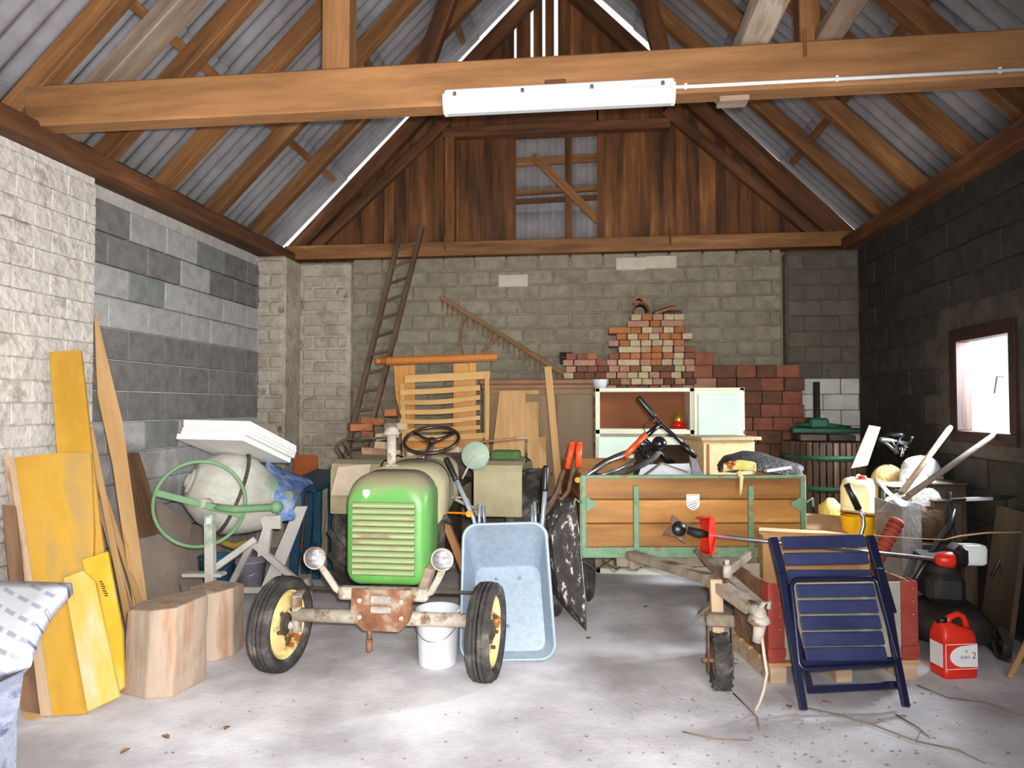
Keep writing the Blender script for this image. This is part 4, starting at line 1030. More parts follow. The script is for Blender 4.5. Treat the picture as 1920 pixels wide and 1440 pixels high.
MB().lathe([(0.001, 0), (0.11, 0), (0.14, 0.26), (0.148, 0.26), (0.148, 0.275), (0.135, 0.27), (0.105, 0.02), (0.001, 0.015)], 28).build('body', mat('grey_lilac_plastic', (128, 122, 140), (148, 144, 160), scale=5, rough=0.5), B2)
MB().tube([Vector((0.145 * math.cos(a), -0.145 * abs(math.sin(a)), 0.25 - 0.1 * math.sin(a))) for a in [PI * i / 12 for i in range(13)]], 0.003).build('handle', M['steel'], B2)
B3 = thing('teal_bucket', 'teal plastic bucket between the mixer post and legs', 'bucket', (-3.25, 5.75, 0))
MB().lathe([(0.001, 0), (0.12, 0), (0.15, 0.33), (0.157, 0.33), (0.157, 0.345), (0.143, 0.34), (0.112, 0.02), (0.001, 0.015)], 28).build('body', mat('teal_plastic', (40, 92, 120), (58, 112, 140), scale=5, rough=0.5), B3)
MB().tube([Vector((0.155 * math.cos(a), -0.155 * abs(math.sin(a)), 0.32 - 0.12 * math.sin(a))) for a in [PI * i / 12 for i in range(13)]], 0.003).build('handle', M['steel'], B3)

# ================================================================== things along the back wall
M['ladder'] = wood('weathered_ladder_wood', (82, 64, 50), (112, 90, 72), (128, 108, 90), scale=9, var=0.06)
LD = thing('ladder', 'long weathered wooden ladder leaning against the gable tie', 'ladder', (-2.4, 7.1, 0))
def extend(a, b, z): t = (z - a.z) / (b.z - a.z); return a + (b - a) * t
lt, lb = PY(748, 446, 8.03), PY(655, 830, 7.35); rt_, rb = PY(792, 424, 8.03), PY(689, 830, 7.35)
lb0, rb0 = extend(lt, lb, 0.0), extend(rt_, rb, 0.0)
plank('rail', lb0, lt, 0.05, 0.07, M['ladder'], LD, up=(0, -1, 0.3))
plank('rail', rb0, rt_, 0.05, 0.07, M['ladder'], LD, up=(0, -1, 0.3))
for k in range(17):
    t = 0.045 + k * 0.0577
    a = lt.lerp(lb0, t); b = rt_.lerp(rb0, t + 0.006)
    plank('rung', a, b, 0.03, 0.028, M['ladder'], LD, up=(0, -1, 0.3))

M['rake'] = wood('dull_rake_wood', (112, 84, 58), (140, 108, 76), scale=10, var=0.04)
RK = thing('hay_rake', 'wide wooden hay rake with long teeth hung on the back wall', 'rake', PY(940, 630, 8.05))
r0, r1 = PY(827, 557, 8.08), PY(1062, 704, 7.9)
plank('rake_head', r0, r1, 0.05, 0.055, M['rake'], RK)
for k in range(24):
    a = r0.lerp(r1, 0.015 + k * 0.0415)
    MB().cyl(a + Vector((0, 0, -0.02)), a + Vector((0.0, -0.01, -0.16)), 0.012, 0.008, n=7).build('tooth', M['rake'], RK, world=True)
MB().bar(PY(940, 627, 8.03), PY(905, 660, 8.0), 0.03, 0.04, bev=0.004).build('brace', M['rake'], RK, world=True)
MB().tube([PY(876, 594, 8.05), PY(866, 615, 8.03), PY(864, 640, 8.0), PY(868, 664, 7.98)], 0.012).build('bow', M['rake'], RK, world=True)
MB().bar(PY(1000, 660, 8.0), PY(985, 668, 8.0), 0.02, 0.02).build('peg', M['rake'], RK, world=True)

# ---- bed parts
M['bedpine'] = wood('varnished_pine', (186, 124, 54), (206, 148, 78), (168, 104, 42), scale=7, rough=0.45, var=0.08)
M['slatwood'] = wood('pale_slat_wood', (184, 142, 84), (202, 162, 104), (170, 124, 68), scale=8, rough=0.6, var=0.08)
YB1 = 7.25
HB = thing('headboard', 'varnished pine bed headboard with turned top rail against the ladder', 'headboard', (PY(820, 800, YB1).x, YB1, 0))
a, b = PY(722, 677, YB1), PY(932, 669, YB1)
MB().bar(a, b, 0.06, 0.085, bev=0.02).build('top_rail', mat('orange_varnish', (176, 104, 40), (192, 122, 54), scale=6, rough=0.4, var=0, stretch=(0.2, 1, 1)), HB, world=True)
T = Matrix.Translation(a + Vector((0.01, 0, 0))) @ Matrix.Rotation(R(-90), 4, 'Y')
MB().lathe([(0.04, 0), (0.036, 0.03), (0.02, 0.05), (0.034, 0.07), (0.042, 0.09), (0.034, 0.115), (0.001, 0.125)], 18, T).build('finial', MATS['orange_varnish'], HB, world=True)
pA = [PY(738, 686, YB1 + 0.03), PY(778, 684, YB1 + 0.03), PY(776, 900, YB1), PY(764, 900, YB1), PY(755, 790, YB1 + 0.02), PY(742, 745, YB1 + 0.03)]
slab('post', pA, 0.03, M['bedpine'], HB, grain=(0, 0, 1))
slab('post', [PY(850, 682, YB1 + 0.03), PY(893, 680, YB1 + 0.03), PY(893, 900, YB1), PY(850, 900, YB1)], 0.03, M['bedpine'], HB, grain=(0, 0, 1))
slab('lower_panel', [PY(764, 842, YB1 + 0.01), PY(912, 836, YB1 + 0.01), PY(912, 818, YB1 + 0.01), PY(764, 822, YB1 + 0.01)], 0.02, M['bedpine'], HB, grain=(1, 0, 0))
for xx in (768, 872):
    q0 = PY(xx, 900, YB1); MB().bar(Vector((q0.x, YB1 + 0.015, 0)), q0 + Vector((0, 0.015, 0)), 0.07, 0.03, up=(0, -1, 0)).build('leg', M['bedpine'], HB, world=True)
SB = thing('slatted_bed_base', 'pale slatted bed base standing in front of the pine headboard', 'bed base', (PY(840, 800, YB1 - 0.12).x, YB1 - 0.12, 0))
ys = YB1 - 0.1
slab('frame_rail', [PY(759, 718, ys), PY(918, 710, ys), PY(918, 696, ys), PY(759, 704, ys)], 0.025, M['slatwood'], SB, grain=(1, 0, 0))
q0 = PY(913, 900, ys - 0.05)
slab('frame_stile', [PY(910, 905, ys - 0.05), PY(917, 905, ys - 0.05), PY(917, 696, ys - 0.005), PY(909, 700, ys - 0.005)], 0.045, M['slatwood'], SB, grain=(0, 0, 1))
slab('frame_stile', [PY(756, 900, ys - 0.05), PY(764, 900, ys - 0.05), PY(758, 720, ys - 0.0), PY(750, 720, ys - 0.0)], 0.045, M['slatwood'], SB, grain=(0, 0, 1))
for k, (yl, yr, hgt) in enumerate(((736, 727, 10), (754, 745, 9), (772, 764, 9), (790, 783, 8), (808, 801, 8), (822, 816, 10), (846, 843, 11), (868, 866, 10))):
    n_ = 8; top = []; bot = []
    for i in range(n_ + 1):
        t = i / n_; x_ = 750 + 150 * t if k < 5 else 764 + 150 * t
        sag = 4 * math.sin(PI * t) * (1 if k in (1, 2, 3) else 0.3)
        y_ = yl + (yr - yl) * t + sag
        top.append(PY(x_, y_ - hgt / 2, ys - 0.02)); bot.append(PY(x_, y_ + hgt / 2, ys - 0.02))
    slab('slat', bot + top[::-1], 0.012, M['slatwood'], SB, grain=(1, 0, 0))
for xx in (755, 911):
    q0 = PY(xx, 903, ys - 0.05); MB().bar(Vector((q0.x, q0.y - 0.03, 0)), q0 + Vector((0, 0.01, 0)), 0.045, 0.03, up=(0, -1, 0)).build('leg', M['slatwood'], SB, world=True)

# ---- planks and stick in front of the wardrobe
def standing(name, pxs, Yv, m, label, cat, t=0.025, lean=0.25):
    pts = []
    ybot = max(p[1] for p in pxs)
    for (x_, y_) in pxs:
        pts.append(PY(x_, y_, Yv + lean * (ybot - y_) / 250))
    return slab(name, pts, t, m, grain=pts[1] - pts[0], label=label, cat=cat)
fl_y = 1300 * 1.65
def toe(Yv): return 761 + 41 * 0 + 1300 * CAMZ / (Yv + 0.02)
standing('wide_plank', [(930, 1065), (922, 860), (937, 733), (985, 732), (985, 1065)], 6.85, M['pine'], 'wide knotty pine board with a cut corner leaning on the wardrobe', 'plank')
standing('narrow_plank', [(987, 1062), (985, 731), (1010, 731), (1009, 1062)], 6.88, M['pine'], 'narrow knotty pine plank right beside the wide cut-corner board', 'plank')
standing('short_plank', [(1012, 1060), (1010, 820), (1024, 818), (1026, 1060)], 6.92, M['pine'], 'short pine offcut plank standing beside the narrow plank', 'plank')
a = PY(1027, 687, 7.1); b = PZ(1062, 1065)
plank('square_stick', b, a, 0.075, 0.03, M['pine'], None, up=(0, -1, 0.2), label='long square pine stick leaning on the wardrobe front', cat='stick')

# ---- wardrobe
M['ward'] = mat('olive_brown_veneer', (106, 80, 46), (124, 96, 58), (94, 70, 40), scale=4, rough=0.5, bump=0.03, var=0.06, stretch=(1, 1, 0.15))
M['ward_dark'] = mat('brown_cornice', (112, 72, 42), (130, 88, 54), scale=5, rough=0.5, var=0.03, stretch=(0.2, 1, 1))
wx0, wx1 = PY(905, 720, 7.2).x, PY(1113, 720, 7.2).x; wz = PY(1010, 716, 7.2).z
WD = thing('wardrobe', 'brown veneered wardrobe between the pine boards and cream cupboard', 'wardrobe', ((wx0 + wx1) / 2, 7.45, 0))
w_ = wx1 - wx0
MB().box((0, 0, wz / 2), (w_, 0.48, wz), bev=0.004).build('body', M['ward'], WD)
MB().box((0, -0.03, wz + 0.0), (w_ + 0.06, 0.54, 0.06), bev=0.012).box((0, -0.015, wz - 0.05), (w_ + 0.02, 0.5, 0.05), bev=0.006).build('cornice', M['ward_dark'], WD)
for k in range(3):
    cx = -w_ / 2 + w_ * (k + 0.5) / 3
    d = MB().box((cx, -0.252, wz / 2 - 0.02), (w_ / 3 - 0.012, 0.022, wz - 0.22), bev=0.004).build('door', M['ward'], WD)
    MB().ball((cx + w_ / 6 - 0.05, -0.275, wz * 0.5), 0.014).build('knob', M['ward_dark'], d)

# ---- cream cupboard
M['cream'] = mat('chipped_cream_paint', (206, 206, 184), (216, 216, 196), (186, 180, 156), scale=9, rough=0.5, bump=0.06, var=0.02)
M['mint'] = mat('mint_door_paint', (188, 212, 196), (198, 220, 204), scale=6, rough=0.35, bump=0.02, var=0.02)
M['inner_brown'] = mat('bare_brown_interior', (112, 64, 38), (130, 78, 48), scale=4, rough=0.8, var=0.02, stretch=(0.2, 1, 1))
YC = 6.95
cx0, cx1 = PY(1116, 730, YC).x, PY(1396, 730, YC).x; cz = PY(1250, 727, YC).z
zs = PY(1200, 806, YC).z; xd = PY(1298, 760, YC).x
CB = thing('cupboard', 'cream painted cupboard with open niche and mint green door', 'cupboard', ((cx0 + cx1) / 2, YC, 0))
ox = (cx0 + cx1) / 2; fr = 0.045; dp = 0.42
body = MB()
body.box((0, dp / 2, cz - 0.02), (cx1 - cx0, dp, 0.04), bev=0.004)
for xx in (cx0 + fr / 2 - ox, xd - ox, cx1 - fr / 2 - ox): body.box((xx, dp / 2, cz / 2), (fr, dp, cz), bev=0.003)
body.box((0, dp / 2, zs - 0.02), (cx1 - cx0, dp, 0.04)).box((0, dp / 2, 0.06), (cx1 - cx0, dp, 0.12)).box((0, dp - 0.01, zs / 2), (cx1 - cx0, 0.015, zs))
body.build('carcass', M['cream'], CB)
MB().box(((cx0 + xd) / 2 - ox, dp - 0.02, (cz + zs) / 2), (xd - cx0, 0.012, cz - zs)).build('back_panel', M['inner_brown'], CB)
MB().box(((cx0 + xd) / 2 - ox, dp * 0.5 - 0.02, zs + 0.004), (xd - cx0 - 0.1, dp - 0.06, 0.008)).build('shelf', M['cream'], CB)
d = MB().box(((xd + cx1) / 2 - ox, -0.008, (cz + 0.45) / 2 + 0.0), (cx1 - xd - 0.03, 0.02, cz - 0.5), bev=0.004).build('door', M['cream'], CB)
MB().box(((xd + cx1) / 2 - ox + 0.005, -0.022, (cz + 0.45) / 2), (cx1 - xd - 0.10, 0.012, cz - 0.57), bev=0.003).build('door_panel', M['mint'], d)
for k in range(2):
    ww = (xd - cx0 - fr) / 2
    cxx = cx0 + fr / 2 + ww * (k + 0.5) - ox
    d = MB().box((cxx, -0.006, zs / 2 + 0.03), (ww - 0.01, 0.02, zs - 0.2), bev=0.004).build('door', M['mint'] if k == 0 else M['cream'], CB)
    MB().ball((cxx + (0.5 - k) * (ww - 0.1), -0.03, zs - 0.16), 0.014).build('knob', M['steel'], d)
GL = thing('grave_candle', 'red grave candle with gold lid on the cupboard shelf', 'candle', (PY(1273, 803, YC + 0.2).x, YC + 0.2, zs + 0.008))
MB().lathe([(0.001, 0), (0.055, 0), (0.068, 0.02), (0.068, 0.045), (0.05, 0.075)], 20).build('glass', mat('red_glass', (190, 22, 18), (206, 34, 26), scale=8, rough=0.2, bump=0, var=0), GL)
MB().lathe([(0.05, 0.073), (0.052, 0.08), (0.04, 0.12), (0.034, 0.145), (0.012, 0.155), (0.016, 0.17), (0.001, 0.18)], 20).build('lid', mat('gold_foil_lid', (176, 140, 50), (206, 172, 84), scale=9, rough=0.3, metal=0.7, bump=0.05, var=0), GL)
BW = MB().lathe([(0.001, 0), (0.06, 0), (0.075, 0.08), (0.08, 0.09), (0.07, 0.09), (0.055, 0.012), (0.001, 0.01)], 22, Matrix.Translation((cx0 + 0.05, YC + 0.2, cz))).build('white_tub', M['white_plastic'])
tag(BW, 'small white tub on the corner of the cream cupboard', 'tub')

# ---- stacked bricks behind the cupboard
for nm, a, b, c in (('brick_cream', (176, 156, 122), (196, 178, 146), (150, 126, 94)), ('brick_orange', (158, 98, 60), (176, 116, 76), (140, 84, 52)), ('brick_red', (128, 76, 60), (146, 94, 76), (108, 64, 50)), ('brick_pink', (164, 120, 98), (182, 142, 122), (140, 100, 82)), ('brick_brown', (98, 66, 50), (116, 82, 64), (84, 56, 44))):
    M[nm] = mat(nm, a, b, c, scale=14, rough=0.95, bump=0.3, var=0.1)
YS = 7.72
plz = MB().box(((PY(1055, 700, 7.8).x + 2.19) / 2, 7.94, 0.55), (2.19 - PY(1055, 700, 7.8).x, 0.42, 1.1), bev=0.01).build('wall_back_plinth', M['mortar_back']); plz['kind'] = 'structure'
bm_cache = {}
def loose_brick(loc, s, mk, rz=0.0, label='old brick in the tall stack behind the cream cupboard', grp='bricks stacked behind the cupboard', rot=None):
    key = (round(s[0], 3), round(s[1], 3), round(s[2], 3), mk)
    if key not in bm_cache: bm_cache[key] = MB().box((0, 0, 0), s, bev=0.007).mesh('brick', M[mk])
    o = bpy.data.objects.new('brick', bm_cache[key])
    o.location = loc; o.rotation_euler = rot or (0, 0, rz)
    COL.objects.link(o); W[o] = Matrix.Translation(loc)
    return tag(o, label, 'brick', grp)
def xpx(px_): return PY(px_, 650, YS).x
def zpx(py_): return PY(1230, py_, YS).z
COLN = {'brick_cream': 'cream', 'brick_orange': 'orange', 'brick_red': 'dull red', 'brick_pink': 'pinkish', 'brick_brown': 'dark brown'}
rnd = random.Random(3)
z = 1.1; row = 0
while z < 2.75:
    h = 0.071
    x = xpx(1056) + (0.03 if row % 2 else 0)
    while x < 2.15:
        wide = rnd.random()
        big = x > xpx(1292)
        w_ = rnd.choice((0.25, 0.21)) if big else (0.118 if wide < 0.92 else 0.245)
        pxc = x + w_ / 2
        # outline of the stack
        if pxc < xpx(1150): top = zpx(662) + 0.02 * math.sin(pxc * 40)
        elif pxc < xpx(1182): top = zpx(606)
        elif pxc < xpx(1226): top = zpx(588)
        elif pxc < xpx(1292): top = zpx(590)
        elif pxc < xpx(1340): top = zpx(652)
        else: top = zpx(672)
        inner = xpx(1152) < pxc < xpx(1290)
        hidden = z + h < zpx(722) and xpx(1150) < pxc < xpx(1390)
        if big and row % 2: hidden = True
        hh = 0.142 if big else h
        if z + hh <= top + 0.02 and not hidden:
            if pxc > xpx(1330) or z < zpx(690):
                mk = rnd.choice(['brick_red', 'brick_brown', 'brick_brown', 'brick_brown', 'brick_red']) if pxc > xpx(1330) else rnd.choice(['brick_red', 'brick_brown', 'brick_pink', 'brick_pink', 'brick_cream'])  # mostly dark bricks on the right, the corner's shade put into their colour
            elif inner: mk = rnd.choice(['brick_cream', 'brick_cream', 'brick_orange', 'brick_cream', 'brick_pink', 'brick_orange']) if pxc > xpx(1172) else rnd.choice(['brick_orange', 'brick_red', 'brick_orange'])
            else: mk = rnd.choice(['brick_pink', 'brick_red', 'brick_orange'])
            left = pxc < xpx(1150); right = pxc > xpx(1290)
            loose_brick((x + w_ / 2 - 0.003, YS + 0.13 + rnd.uniform(-0.014, 0.014), z + hh / 2), (w_ - 0.008, 0.24, hh - 0.004), mk, rnd.uniform(-0.03, 0.03),
                        label=f'{COLN[mk]} brick in the low row ' + ('between the rake and tall brick stack' if left else 'by the dark corner') if (left or right) else (f'{COLN[mk]} brick in the upper courses of the tall stack' if z > zpx(640) else f'{COLN[mk]} brick in the lower courses of the tall stack'),
                        grp='low row of bricks beside the wardrobe' if left else ('low row of dark bricks by the corner' if right else 'bricks stacked behind the cupboard'))
        x += w_
    z += h; row += 1
# roof tiles on top of the stack
tz = zpx(584)
tl = MB().loft([[Vector((0.075 * math.cos(a) * sc_, y_, 0.085 * math.sin(a) * sc_ + dz)) for a in [PI * i / 10 for i in range(11)]] + [Vector((0.062 * math.cos(a) * sc_, y_, 0.072 * math.sin(a) * sc_ + dz)) for a in [PI * (10 - i) / 10 for i in range(11)]] for y_, sc_, dz in ((0, 1.3, 0), (0.3, 1.05, 0.02))])
o = tl.build('ridge_tile', M['brick_brown']); o.location = (xpx(1203), YS + 0.02, tz + 0.005); tag(o, 'curved brown ridge tile on top of the brick stack', 'roof tile')
o = MB().loft([[Vector((0.06 * math.cos(a), y_, 0.07 * math.sin(a))) for a in [PI * i / 8 for i in range(9)]] + [Vector((0.045 * math.cos(a), y_, 0.055 * math.sin(a))) for a in [PI * (8 - i) / 8 for i in range(9)]] for y_ in (0, 0.2)]).build('hollow_tile', M['brick_orange'])
o.location = (xpx(1200), YS + 0.08, tz + 0.115); tag(o, 'small curved tile perched on the brown ridge tile', 'roof tile')
o = MB().box((0, 0, 0), (0.24, 0.2, 0.025), bev=0.004).build('flat_tile', M['brick_orange']); o.location = (xpx(1248), YS + 0.12, zpx(578)); o.rotation_euler = (R(10), R(-17), 0); tag(o, 'flat orange tile lying tilted on the brick stack', 'roof tile')
o = MB().box((0, 0, 0), (0.2, 0.2, 0.05), bev=0.012).build('dark_slab', M['grime']); o.location = (xpx(1262), YS + 0.13, zpx(586)); tag(o, 'dark flat stone on the brick stack under the flat tile', 'stone')
HBk = thing('hollow_block', 'dark hollow block with two slots on the low brick row', 'block', (PY(1061, 668, 7.75).x, 7.85, 2.19))
sh_ = MB()
for dx, dz, sx_, sz_ in ((0, -0.055, 0.14, 0.016), (0, 0.055, 0.14, 0.016), (0, 0, 0.14, 0.012), (-0.066, 0, 0.012, 0.11), (0.066, 0, 0.012, 0.11)): sh_.box((dx, 0, dz), (sx_, 0.2, sz_))
sh_.box((0, 0.09, 0), (0.13, 0.01, 0.11)); sh_.build('shell', M['grime'], HBk)

# ---- rubble of bricks and stones behind the tractor
rb_spots = [(700, 845, 7.0, 'brick_pink'), (735, 850, 6.95, 'brick_cream'), (680, 865, 6.9, 'brick_red'), (722, 868, 6.9, 'brick_cream'), (752, 868, 6.9, 'brick_orange'), (690, 815, 7.1, 'brick_red'), (725, 818, 7.05, 'brick_cream'), (742, 800, 7.1, 'brick_cream'), (700, 790, 7.2, 'brick_orange'),
            (676, 800, 7.15, 'brick_orange'), (735, 775, 7.2, 'brick_orange'), (716, 835, 6.95, 'brick_cream'), (800, 850, 6.95, 'brick_cream'), (830, 865, 6.9, 'brick_pink'), (850, 845, 6.98, 'brick_cream'), (862, 868, 6.95, 'brick_cream'), (845, 885, 6.95, 'brick_pink'), (700, 890, 6.8, 'brick_orange'), (730, 892, 6.8, 'brick_cream'), (660, 890, 6.85, 'brick_red')]
rp = MB()
n_ = 18
prof = [(-0.75, 0.0), (-0.62, 0.75), (-0.4, 0.98), (-0.1, 1.06), (0.2, 0.95), (0.55, 0.98), (0.9, 0.95), (1.05, 0.0)]
rp.loft([[Vector((x_ * s_, y_, max(0, z_ * s_ + (random.uniform(-0.03, 0.03) if z_ > 0 else 0)))) for x_, z_ in prof] for y_, s_ in ((-0.12, 0.92), (0.1, 1.0), (0.35, 1.0), (0.5, 0.9))], smooth=False)
o = rp.build('rubble_heap', M['mortar_back']); o.location = (-2.15, 7.12, 0); tag(o, 'heap of mortar rubble behind the tractor under loose bricks', 'rubble', kind='stuff')
for (x_, y_, Yv, mk) in rb_spots:
    p = PY(x_, y_, Yv)
    loose_brick((p.x, p.y, p.z), (0.24 if random.random() < 0.5 else 0.13, 0.13, 0.075), mk, 0, label=f'loose {COLN[mk]} brick on the rubble heap behind the tractor', grp='loose bricks behind the tractor', rot=(random.uniform(-0.15, 0.15), random.uniform(-0.2, 0.2), random.uniform(-0.7, 0.7)))

# ---- wine press in the corner
M['stave'] = wood('stained_stave_wood', (48, 34, 27), (76, 56, 45), (98, 76, 62), scale=9, var=0.35)
M['press_green'] = mat('dark_green_press_paint', (18, 56, 40), (28, 72, 52), scale=6, rough=0.5, var=0.03)
M['press_iron'] = mat('black_iron', (30, 32, 30), (48, 50, 46), scale=8, rough=0.6, metal=0.4, var=0.04)
pc = PY(1543, 850, 6.9)
WP = thing('wine_press', 'wine press with slatted basket and green hoops in the dark corner', 'wine press', (pc.x, 6.9, 0))
RB = 0.36; zb0, zb1 = 0.5, PY(1540, 830, 6.6).z
for k in range(40):
    a = 2 * PI * k / 40
    m_, l_ = frame((RB * math.cos(a), RB * math.sin(a), zb0), (RB * math.cos(a), RB * math.sin(a), zb1), (math.cos(a), math.sin(a), 0))
    st_ = bpy.data.objects.new('stave', bpy.data.meshes.get('stave') or MB().box((0, 0, 0), (l_, 0.046, 0.022), bev=0.004).mesh('stave', M['stave']))
    _link(st_, WP, m_); st_.matrix_local = m_
for zh in (zb1 - 0.14, zb1 - 0.42, zb0 + 0.08):
    MB().lathe([(RB + 0.012, -0.024), (RB + 0.02, -0.024), (RB + 0.02, 0.024), (RB + 0.012, 0.024)], 40, Matrix.Translation((0, 0, zh)), close=True).build('hoop', M['press_green'], WP)
MB().cyl((-0.05, 0, 0.3), (-0.05, 0, PY(1530, 716, 6.9).z), 0.03, n=14).build('screw', M['press_iron'], WP)
MB().box((0.02, 0, zb1 + 0.10), (0.62, 0.12, 0.05), bev=0.01).box((-0.05, 0, zb1 + 0.17), (0.18, 0.16, 0.1), bev=0.02).tube([(-0.25, 0, zb1 + 0.15), (-0.05, -0.05, zb1 + 0.16), (0.25, 0, zb1 + 0.12)], 0.025).build('ratchet_head', M['press_green'], WP)
for s in (-1, 1): MB().box((s * 0.13, 0, zb1 + 0.035), (0.24, 0.3, 0.06), bev=0.01).build('press_block', M['stave'], WP)
MB().lathe([(0.001, 0), (0.46, 0), (0.47, 0.02), (0.47, 0.09), (0.45, 0.09), (0.44, 0.03), (0.001, 0.03)], 36, Matrix.Translation((0, 0, 0.4))).build('tray', M['press_green'], WP)
for k in range(3):
    a = R(90) + 2 * PI * k / 3
    MB().bar((0.42 * math.cos(a), 0.42 * math.sin(a), 0), (0.34 * math.cos(a), 0.34 * math.sin(a), 0.41), 0.06, 0.03, up=(math.cos(a), math.sin(a), 0)).build('leg', M['press_green'], WP)

# ================================================================== trailer
M['trailer_wood'] = wood('ochre_varnished_board', (108, 68, 28), (166, 116, 54), (190, 146, 84), scale=5, rough=0.55, var=0.1, contrast=(0.32, 0.62))
M['trailer_green'] = mat('worn_green_steel', (92, 124, 98), (110, 140, 112), (128, 100, 74), scale=9, rough=0.6, bump=0.08, var=0.04, contrast=(0.38, 0.54), c3pos=0.66)
M['chassis'] = mat('dusty_brown_steel', (104, 90, 76), (140, 126, 110), (84, 66, 52), scale=9, rough=0.8, bump=0.12, var=0.08)
TLz = PY(1090, 892, 5.0).z; TBz = PY(1090, 1040, 5.0).z
tl0, tr0 = PY(1091, 960, 5.0), PY(1507, 960, 5.2)
tang = math.atan2(tr0.y - tl0.y, tr0.x - tl0.x)
thw = (Vector((tr0.x, tr0.y)) - Vector((tl0.x, tl0.y))).length / 2
tm = (tl0 + tr0) / 2
TL = thing('trailer', 'wooden box trailer with green steel frame and shield sticker', 'trailer', (tm.x, tm.y, 0), (0, 0, tang))
Lb = 1.72
ph = (TLz - TBz - 0.05) / 3
for k in range(3):
    plank('board', (-thw, 0.012, TBz + 0.05 + ph * (k + 0.5)), (thw, 0.012, TBz + 0.05 + ph * (k + 0.5)), 0.026, ph - 0.005, M['trailer_wood'], TL, world=False)
    for s in (-1, 1):
        plank('board', (s * (thw - 0.012), 0.03, TBz + 0.05 + ph * (k + 0.5)), (s * (thw - 0.012), Lb, TBz + 0.05 + ph * (k + 0.5)), 0.026, ph - 0.005, M['trailer_wood'], TL, world=False)
    plank('board', (-thw, Lb, TBz + 0.05 + ph * (k + 0.5)), (thw, Lb, TBz + 0.05 + ph * (k + 0.5)), 0.026, ph - 0.005, M['trailer_wood'], TL, world=False)
MB().box((0, Lb / 2, TBz + 0.03), (2 * thw, Lb, 0.03)).build('floor_panel', M['trailer_wood'], TL)
MB().box((0, 0.0, TLz - 0.006), (2 * thw + 0.02, 0.05, 0.022), bev=0.003).build('top_rail', M['trailer_green'], TL)
MB().box((0, -0.01, TBz + 0.02), (2 * thw, 0.04, 0.075), bev=0.004).build('bottom_rail', M['trailer_green'], TL)
for s in (-1, 1):
    MB().box((s * (thw - 0.012), -0.012, (TLz + TBz) / 2), (0.034, 0.03, TLz - TBz), bev=0.003).box((s * (thw + 0.008), 0.02, (TLz + TBz) / 2), (0.012, 0.07, TLz - TBz), bev=0.003).build('corner_post', M['trailer_green'], TL)
    MB().prism([(0, 0.05), (0.07, 0.012), (0.07, -0.012), (0, -0.05)], 0.008, Matrix(((-s, 0, 0, s * (thw - 0.03)), (0, 0, 1, -0.03), (0, 1, 0, TLz - 0.2), (0, 0, 0, 1)))).build('hinge_plate', M['trailer_green'], TL)
    MB().tube([(s * (thw + 0.01), -0.02, TLz - 0.19), (s * (thw + 0.05), -0.03, TLz - 0.16), (s * (thw + 0.06), -0.02, TLz - 0.22)], 0.009).build('latch', M['trailer_green'], TL)
for xx in (PY(1190, 960, 5.05).x, PY(1408, 960, 5.15).x):
    lx = (W[TL].inverted() @ Vector((xx, tm.y, 0))).x
    MB().box((lx, -0.018, (TLz - 0.07 + TBz) / 2), (0.038, 0.03, TLz - TBz - 0.07), bev=0.003).build('upright', M['trailer_green'], TL)
# sticker
def text_mesh(s, size, m, extr=0.0005):
    c = bpy.data.curves.new('t', 'FONT'); c.body = s; c.size = size; c.extrude = extr; c.align_x = 'CENTER'; c.align_y = 'CENTER'
    o = bpy.data.objects.new('t', c)
    COL.objects.link(o)
    dg = bpy.context.evaluated_depsgraph_get(); dg.update()
    me = bpy.data.meshes.new_from_object(o.evaluated_get(dg))
    bpy.data.objects.remove(o); bpy.data.curves.remove(c)
    me.name = 'lettering'; me.materials.clear(); me.materials.append(m)
    return me
M['ink'] = mat('black_ink', (30, 32, 40), (36, 38, 46), scale=5, rough=0.6, bump=0, var=0)
M['sticker'] = mat('white_sticker', (236, 232, 232), (242, 240, 240), scale=5, rough=0.4, bump=0, var=0)
sp_ = W[TL].inverted() @ PY(1299, 941, 5.1)
ST = Matrix(((1, 0, 0, sp_.x), (0, 0, -1, -0.0035), (0, 1, 0, sp_.z), (0, 0, 0, 1)))
so = MB().prism([(-0.046, 0.055), (0.046, 0.055), (0.047, -0.02), (0.034, -0.043), (0, -0.06), (-0.034, -0.043), (-0.047, -0.02)], 0.0025, ST).build('sticker', M['sticker'], TL)
tm_ = text_mesh('SPANICH', 0.023, M['ink'])
to = bpy.data.objects.new('lettering', tm_); _link(to, so)
to.matrix_local = ST @ Matrix.Translation((0, 0.0, 0.0032)) @ Matrix.Rotation(R(18), 4, 'Z')
for k, (w_, oy) in enumerate(((0.075, -0.016), (0.06, -0.030), (0.04, -0.043))):
    MB().box((0, 0, 0), (w_, 0.0045, 0.0012), m=ST @ Matrix.Translation((-0.004 + 0.006 * k, oy, 0.0032)) @ Matrix.Rotation(R(18), 4, 'Z')).build('stripe', M['ink'], so)
MB().box((0, 0, 0), (0.08, 0.004, 0.001), m=ST @ Matrix.Translation((0, 0.047, 0.003))).build('stripe', mat('red_ink', (196, 70, 60), (204, 80, 70), scale=4, bump=0, var=0), so)
